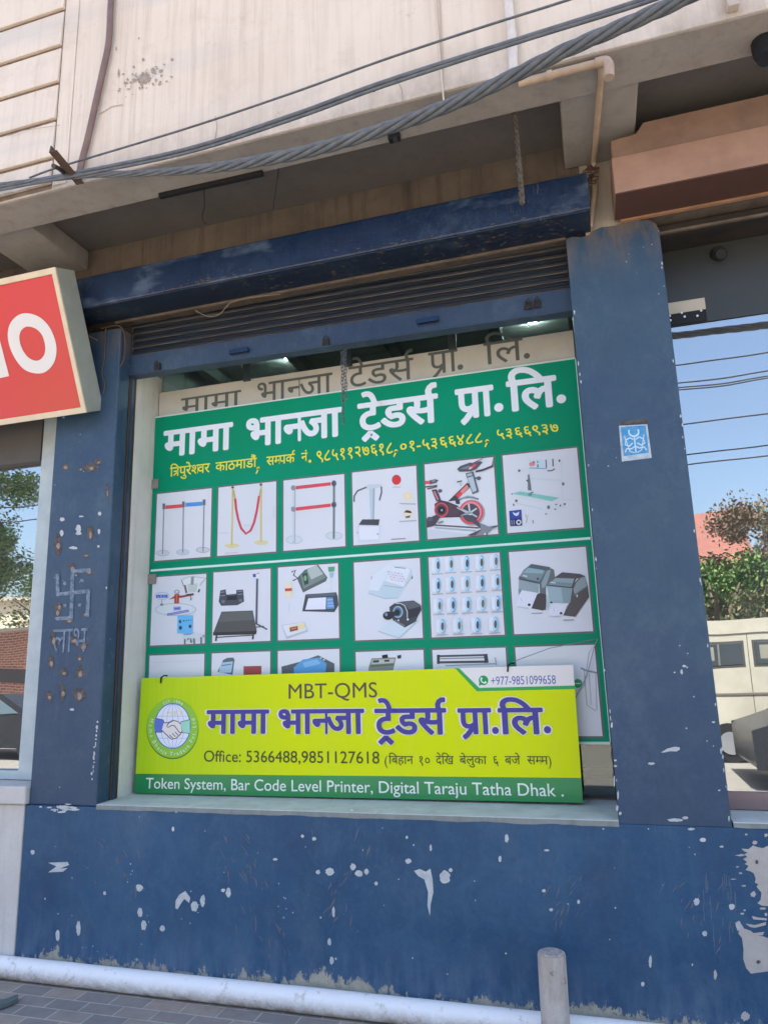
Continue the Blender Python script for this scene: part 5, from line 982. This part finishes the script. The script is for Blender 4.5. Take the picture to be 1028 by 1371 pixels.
# beige pipe under the overhang: a run, an elbow and a short drop; a second pipe runs down behind
a0_, a1_ = atz(694, 112, 4.215), atz(806, 83, 4.215)
dp = thing('beige_pipe', a1_, 'beige plastic pipe with elbow fixed under the overhang beam', 'pipe')
c_ = [a0_ + (a1_ - a0_) * i / 8 for i in range(9)]
MB().tube(c_, .0185, 12).build('run', PVC, dp)
e1_ = at(815, 104, a1_.y)
MB().tube(cat([a1_ + Vector((-.03, 0, 0)), a1_ + Vector((.012, 0, -.002)), a1_ + Vector((.024, 0, -.03)), Vector((e1_.x, a1_.y, e1_.z))], 5), .0235, 12).build('elbow', PVC, dp)
MB().tube([c_[3] - Vector((.012, 0, 0)), c_[3] + Vector((.012, 0, 0))], .024, 12).build('clip', PVC, dp)
vp = [atz(803, 88, 4.25), atz(803.5, 110, 4.235), Vector((.20, -.10, 4.235)), Vector((.195, -.045, 4.21)), Vector((.185, -.03, 4.10)), at(795, 262, -.03), at(789, 304, -.03)]
tag(MB().tube(cat(vp, 6), .015, 10).build('wall_pipe', PVC), 'narrow beige pipe running from the overhang down the bare pillar', 'pipe')
b = MB()
for i in range(26):
    a = random.uniform(0, 6.28); q = at(791 + random.uniform(-6, 4), 232 + random.uniform(-8, 16), -.05); b.tube([q + Vector((.03 * math.cos(a + j), -.004 * j, .02 * math.sin(a * 1.7 + j * .9))) for j in range(4)], .0025, 5)
tag(b.build('wire_tangle', RUSTY), 'small tangle of rusty wire around the narrow pipe', 'wire')
# dusty rope
b = MB()
for s_ in range(3):
    pts = []
    for i in range(40):
        z_ = i / 39; q = at(687 + 12 * z_, 125 + 148 * z_, -.50); th = i * .8 + s_ * 2.1; pts.append(q + Vector((.007 * math.cos(th), .007 * math.sin(th), 0)))
    b.tube(pts, [.0055 + .002 * (i > 22) for i in range(40)], 5)
for i in range(120):
    z_ = random.random(); q = at(687 + 12 * z_, 125 + 148 * z_, -.50); b.tube([q, q + Vector((random.gauss(0, .014), random.gauss(0, .01), random.gauss(-.008, .010)))], .0016, 4)
tag(b.build('frayed_rope', ROPE), 'frayed dusty rope hanging from the overhang', 'rope')
# black batten, hook, dark fittings under the overhang
p, q = atz(214, 261, 4.24), atz(352, 230, 4.24)
b = MB().hexa([p + Vector((0, -.012, -.02)), q + Vector((0, -.012, -.02)), q + Vector((0, .015, -.02)), p + Vector((0, .015, -.02)), p + Vector((0, -.012, .005)), q + Vector((0, -.012, .005)), q + Vector((0, .015, .005)), p + Vector((0, .015, .005))])
tag(b.build('black_batten', flat('#242426', .6), None, .002), 'black batten fixed along the underside of the overhang', 'batten')
p = at(497, 118, -.78); tag(MB().tube(cat([p + Vector((-.01, .03, .01)), p, p + Vector((.004, -.02, -.01)), p + Vector((.012, -.018, -.035)), p + Vector((.02, -.01, -.03))], 4), .0045, 6).build('iron_hook', RUSTY), 'small rusty iron hook sticking out of the cream wall', 'hook')
p = atz(528, 188, 4.21); tag(MB().box(p.x - .03, p.x + .03, p.y - .02, p.y + .02, p.z, p.z + .04).tube([(p.x, p.y, p.z), (p.x + .01, p.y - .02, p.z - .015)], .012, 8).build('cable_clamp', DARKM, None, .004), 'dark cable clamp under the overhang beam', 'clamp')
p = atz(1022, 62, 4.22); cb2 = tag(MB().tube([(p.x, p.y, 4.246), (p.x, p.y, 4.20)], .05, 14).tube([(p.x, p.y, 4.20), (p.x - .01, p.y - .03, 4.13)], [.05, .035], 14).build('dark_spotlight', DARKM), 'dark round spotlight under the overhang at the right', 'lamp')
p = at(981, 6, -.78); tag(MB().box(p.x - .025, p.x + .02, -.80, -.7605, p.z - .02, p.z + .12).build('metal_plate', flat('#b9aca0', .6), None, .003), 'small pale bracket plate on the cream wall at the right', 'bracket')
# chain hanging from the shutter
b = MB(); top = at(460, 472, .07); bot = at(462, 566, .07)
nl = 22
def link_(c, dirv, side, a, bq, r):
    pts = [c + dirv * (a * math.cos(2 * math.pi * i / 12)) + side * (bq * math.sin(2 * math.pi * i / 12)) for i in range(13)]; b.tube(pts, r, 5, 0, False)
for s_, sx in ((0, -.010), (1, .012)):
    for i in range(nl if s_ == 0 else 15):
        c = top.lerp(bot, i / (nl - 1)) + Vector((sx + .003 * math.sin(i * 1.3 + s_), -.01 * s_, 0)); side = Vector((1, 0, 0)) if (i + s_) % 2 else Vector((0.35, .93, 0))
        link_(c, Vector((0, 0, 1)), side, .0135, .0075, .0024)
tag(b.build('steel_chain', mottled('dull_chain', '#6d7478', '#575c60', 60, .4, .2, .6)), 'steel chain hanging from the shutter in front of the green banner', 'chain')
# downlights in the shop ceiling
em_ = bpy.data.materials.new('lamp_glow'); em_.use_nodes = True; pn = em_.node_tree.nodes['Principled BSDF']; pn.inputs['Emission Color'].default_value = (.9, 1, .97, 1); pn.inputs['Emission Strength'].default_value = 90.0
for px, py, lb in ((712, 430, 'bright round ceiling downlight inside the shop at the right'), (388, 480, 'bright round ceiling downlight inside the shop at the left')):
    p = atz(px, py, 3.93); dn = thing('ceiling_downlight', p, lb, 'lamp', 'downlights inside the shop')
    MB().tube([p + Vector((0, 0, .004)), p], .038, 18).build('lens', em_, dn)
    MB().ring([p + Vector((.058 * math.cos(a), .058 * math.sin(a), .002)) for a in [i * math.pi / 10 for i in range(20)]], [p + Vector((.039 * math.cos(a), .039 * math.sin(a), -.004)) for a in [i * math.pi / 10 for i in range(20)]]).build('rim', flat('#c9cdca', .4), dn)
# counter inside, seen at the lower right
ct = thing('display_counter', (-.35, .9, .1), 'grey display counter inside the shop behind the glass at lower right', 'counter')
MB().box(-.9, .2, .62, 1.1, .12, .98).build('base', flat('#3d4544', .4), ct, .004)
MB().box(-.9, .2, .64, 1.08, .985, 1.03).build('pinkish_drawer', flat('#5d5350', .5), ct, .003)
MB().box(-.9, .03, .66, 1.08, 1.035, 1.155).build('shelf_front', flat('#5a615b', .4), ct, .003)
MB().box(.035, .2, .66, 1.08, 1.035, 1.25).build('side_shelf', flat('#2a3130', .4), ct, .003)
MB().box(-.9, .2, .60, 1.12, 1.16, 1.185).build('top', flat('#706f64', .4), ct, .003)
MB().box(-.25, -.06, .68, .72, 1.19, 1.25).build('paper_label', flat('#847f6e', .6), ct)

# ------------------------------------------------------------------ across the street (seen in the shop windows)
def leaf_tree(name, x, y, h, r, seed, lab, col, n=15000, trunk_h=None):
    rnd = random.Random(seed); t_ = thing(name, (x, y, -.1), lab, 'tree', 'trees across the street'); th = trunk_h or h * .42
    b = MB(); b.tube([(x, y, -.1), (x + .1, y, th * .5), (x - .05, y + .1, th), (x, y, h * .75)], [.22, .17, .13, .04], 9)
    for i in range(7):
        a = rnd.uniform(0, 6.28); z_ = th * rnd.uniform(.8, 1.4); b.tube([(x, y, z_), (x + r * .4 * math.cos(a), y + r * .4 * math.sin(a), z_ + .7), (x + r * .75 * math.cos(a), y + r * .75 * math.sin(a), z_ + 1.3)], [.08, .05, .02], 6)
    b.build('trunk', mottled('bark', '#5b4a3c', '#4a3d33', 6, .9), t_)
    cl = [(rnd.gauss(0, .42) * r, rnd.gauss(0, .42) * r, h * rnd.uniform(.45, .95), rnd.uniform(.16, .42) * r) for i in range(30)]
    b = MB()
    for i in range(n):
        c = rnd.choice(cl); d = Vector((rnd.gauss(0, 1), rnd.gauss(0, 1), rnd.gauss(0, .8))).normalized() * c[3] * rnd.uniform(.25, 1.1)
        p = Vector((x + c[0], y + c[1], c[2])) + d; s_ = rnd.uniform(.035, .085); u_ = Vector((rnd.gauss(0, 1), rnd.gauss(0, 1), rnd.gauss(0, 1))).normalized(); v_ = u_.orthogonal().normalized()
        b.add([p - u_ * s_, p + v_ * s_ * .5, p + u_ * s_, p - v_ * s_ * .5], [(0, 1, 2, 3)], rnd.choice((0, 0, 1)))
    b.build('crown', [flat(col[0], .8), flat(col[1], .8)], t_); return t_
gr1, gr2 = ('#4d6a36', '#72844a'), ('#59603f', '#77734f')
leaf_tree('street_tree', -17.6, -12.4, 8.4, 2.0, 1, 'tall green tree reflected at the edge of the left window', gr1, 34000)
leaf_tree('street_tree', -14.0, -19.5, 6.3, 2.4, 2, 'bushy tree behind the brick wall reflected in the left window', gr2)
leaf_tree('street_tree', -20.5, -20.0, 6.6, 2.6, 3, 'broad tree standing behind the brick wall at its far end', gr1)
leaf_tree('street_tree', 4.6, -18.5, 6.0, 2.0, 4, 'dry reddish tree reflected in the right window above the white van', ('#7a6250', '#6a6650'))
leaf_tree('street_tree', 6.6, -20.0, 6.8, 2.4, 5, 'dark green tree reflected right of the red roof', gr1)
leaf_tree('street_tree', 2.2, -17.2, 4.2, 1.7, 6, 'low bushy tree in front of the red roofed house', gr2)
leaf_tree('street_tree', 3.7, -15.5, 4.0, 1.5, 8, 'small dense tree nearest behind the white van', gr1)
bw_ = thing('brick_boundary_wall', (-18, -14.5, 0), 'red brick wall with pale coping across the street', 'wall')
MB().box(-30, -8.5, -14.8, -14.5, -.13, 3.0).build('wall', BRICK, bw_)
MB().box(-30, -8.4, -14.86, -14.44, 3.002, 3.10).build('coping', flat('#b9b2a4', .8), bw_)
MB().box(-30, -8.4, -14.49, -14.46, 1.35, 1.75).build('dark_band', flat('#4f4a48', .7), bw_)
bk_ = thing('low_compound_wall', (4, -13.2, 0), 'low grey compound wall running behind the white van', 'wall')
MB().box(-2, 12, -13.35, -13.2, -.13, 1.9).build('wall', plaster('compound_plaster', '#8d857a', '#7a736a', '#5a544d', .5), bk_)
MB().box(-2, 12, -13.4, -13.15, 1.902, 1.98).build('coping', flat('#9a9389', .8), bk_)
for i, (hx, hy, hr) in enumerate(((2.6, -13.9, 1.1), (4.2, -13.8, 1.3), (5.9, -14.0, 1.2))): leaf_tree('shrub', hx, hy, 3.1 + .3 * i, hr, 20 + i, ['low dusty shrub above the compound wall, nearest the red roof', 'dusty shrub in the middle of the compound wall', 'dusty shrub farthest along the compound wall'][i], gr2, 8000, 1.5)
hs_ = thing('red_roofed_house', (3.0, -24, 0), 'house with red tiled roof across the street', 'house')
MB().box(-1.5, 5.0, -27, -22, -.13, 4.6).build('wall', flat('#a89684', .8), hs_)
MB().prism([(-2.0, -21.5, 4.602), (-2.0, -24.5, 6.9), (-2.0, -27.5, 4.602)], (7.2, 0, 0)).build('roof', mottled('red_tiles', '#7f4a3c', '#6d4236', 6, .8), hs_)
for i in range(3): MB().box(-.8 + i * 2, .3 + i * 2, -21.99, -21.95, 1.2, 2.6).build('window', flat('#39424a', .3), hs_)
ph = thing('pale_house', (-22, -30, 0), 'pale cream house behind the trees across the street', 'house')
MB().box(-34, -12, -34, -28, -.13, 5.6).build('wall', flat('#c9bda4', .8), ph); MB().box(-34.3, -11.7, -34.3, -27.7, 5.602, 5.8).build('roof', flat('#a9a090', .8), ph)
def wheel(par, x, y, z, r):
    w_ = MB().tube([(x, y - .1, z), (x, y + .1, z)], r, 22).build('wheel', flat('#242424', .8), par)
    MB().tube([(x, y + .101, z), (x, y + .112, z)], r * .58, 18).build('rim', flat('#a8aaac', .3, .5), w_)
vn = thing('white_van', (3.6, -9.8, -.13), 'white passenger van parked in the street reflected in the right window', 'van')
y0_, y1_ = -10.6, -9.0
prof = [(1.0, .25), (1.0, 1.7), (1.06, 1.98), (1.2, 2.13), (1.45, 2.2), (4.6, 2.2), (5.0, 2.08), (5.5, 1.25), (5.75, 1.05), (5.8, .25)]
MB().prism([(x, y0_, z) for x, z in prof], (0, y1_ - y0_, 0)).build('body', mottled('dusty_white_van_paint', '#b9b3a2', '#aaa493', 2.5, .35, .05), vn, .09)
for x0_, x1_ in ((1.50, 2.25), (2.45, 3.2), (3.35, 4.2), (4.35, 4.95)):
    MB().box(x0_ - .035, x1_ + .035, y1_ - .01, y1_ + .004, 1.365, 1.835).build('rubber_seal', flat('#4a4843', .6), vn, .04)
    wn = MB().box(x0_, x1_, y1_ - .02, y1_ + .010, 1.40, 1.80).build('side_window', flat('#3d4448', .08), vn, .04)
    MB().box(x0_ + (x1_ - x0_) * .48, x0_ + (x1_ - x0_) * .52, y1_ - .01, y1_ + .014, 1.41, 1.79).build('sliding_rail', flat('#77756d', .4), wn)
    MB().box(x0_ + .08, x0_ + .3, y1_ + .0102, y1_ + .012, 1.5, 1.74).build('seat_shape', flat('#8a8778', .6), wn)
MB().box(1.02, 5.75, y1_ + .001, y1_ + .010, .93, .96).build('side_moulding', flat('#6d675a', .5), vn)
MB().box(1.25, 4.7, y1_ - .01, y1_ + .010, 1.955, 1.97).build('roof_gutter', flat('#5f5c52', .5), vn)
for x in (2.34, 3.28): MB().box(x, x + .012, y1_ + .0005, y1_ + .003, .35, 1.95).build('door_seam', flat('#57544b', .6), vn)
MB().box(2.6, 2.78, y1_, y1_ + .03, 1.12, 1.16).build('door_handle', flat('#33332f', .4), vn, .008)
for x in (1.9, 4.9): wheel(vn, x, y1_ - .08, .2, .33)
cr_ = thing('dark_car', (-12.5, -9.3, -.13), 'dark parked car reflected in the left window', 'car')
prof = [(-14.8, .15), (-14.8, .75), (-14.3, .92), (-13.6, 1.35), (-12.2, 1.40), (-11.5, .98), (-10.6, .85), (-10.45, .60), (-10.45, .15)]
MB().prism([(x, -10.1, z * .86) for x, z in prof], (0, 1.6, 0)).build('body', flat('#26272a', .25), cr_, .06)
MB().prism([(x, -8.5, z * .86) for x, z in ((-14.0, .95), (-13.5, 1.28), (-12.3, 1.32), (-11.75, .97))], (0, .012, 0)).build('side_window', flat('#5a6a74', .1), cr_)
MB().box(-10.46, -10.43, -9.5, -9.0, .35, .48).build('number_plate', flat('#c9c9c2', .5), cr_)
for x in (-13.8, -11.4): wheel(cr_, x, -8.58, .17, .30)
cr2 = copy_tree(cr_); cr2.location = (4.1, -7.2, -.13); cr2['label'] = 'dark low car parked in front of the white van'; cr2['group'] = cr_['group'] = 'dark cars parked in the street'
pl0 = thing('power_pole', (-21, -11.6, 0), 'grey concrete power pole at the far left across the street', 'pole', 'power poles')
MB().tube([(-21, -11.6, -.13), (-21, -11.6, 9)], [.15, .09], 12).build('shaft', flat('#8d8a84', .8), pl0); MB().box(-21.05, -20.95, -12.4, -10.8, 8.2, 8.32).build('cross_arm', RUSTY, pl0)
pl1 = copy_tree(pl0); pl1.location = (19, -11.6, 0); pl1['label'] = 'grey concrete power pole at the far right across the street'
for i, (y, z, sg) in enumerate(((-12.3, 8.36, .9), (-11.9, 8.36, 1.1), (-11.3, 8.36, .7), (-10.9, 8.36, 1.3), (-11.5, 7.2, .8), (-11.45, 6.6, .9), (-11.5, 6.0, .5))):
    pts = [(-21 + 40 * s_ / 24, y, z - sg * 4 * (s_ / 24) * (1 - s_ / 24)) for s_ in range(25)]
    tag(MB().tube(pts, .018, 6).build('power_line', WIREB), 'dark power line strung along the street above the traffic', 'wire', 'power lines along the street')
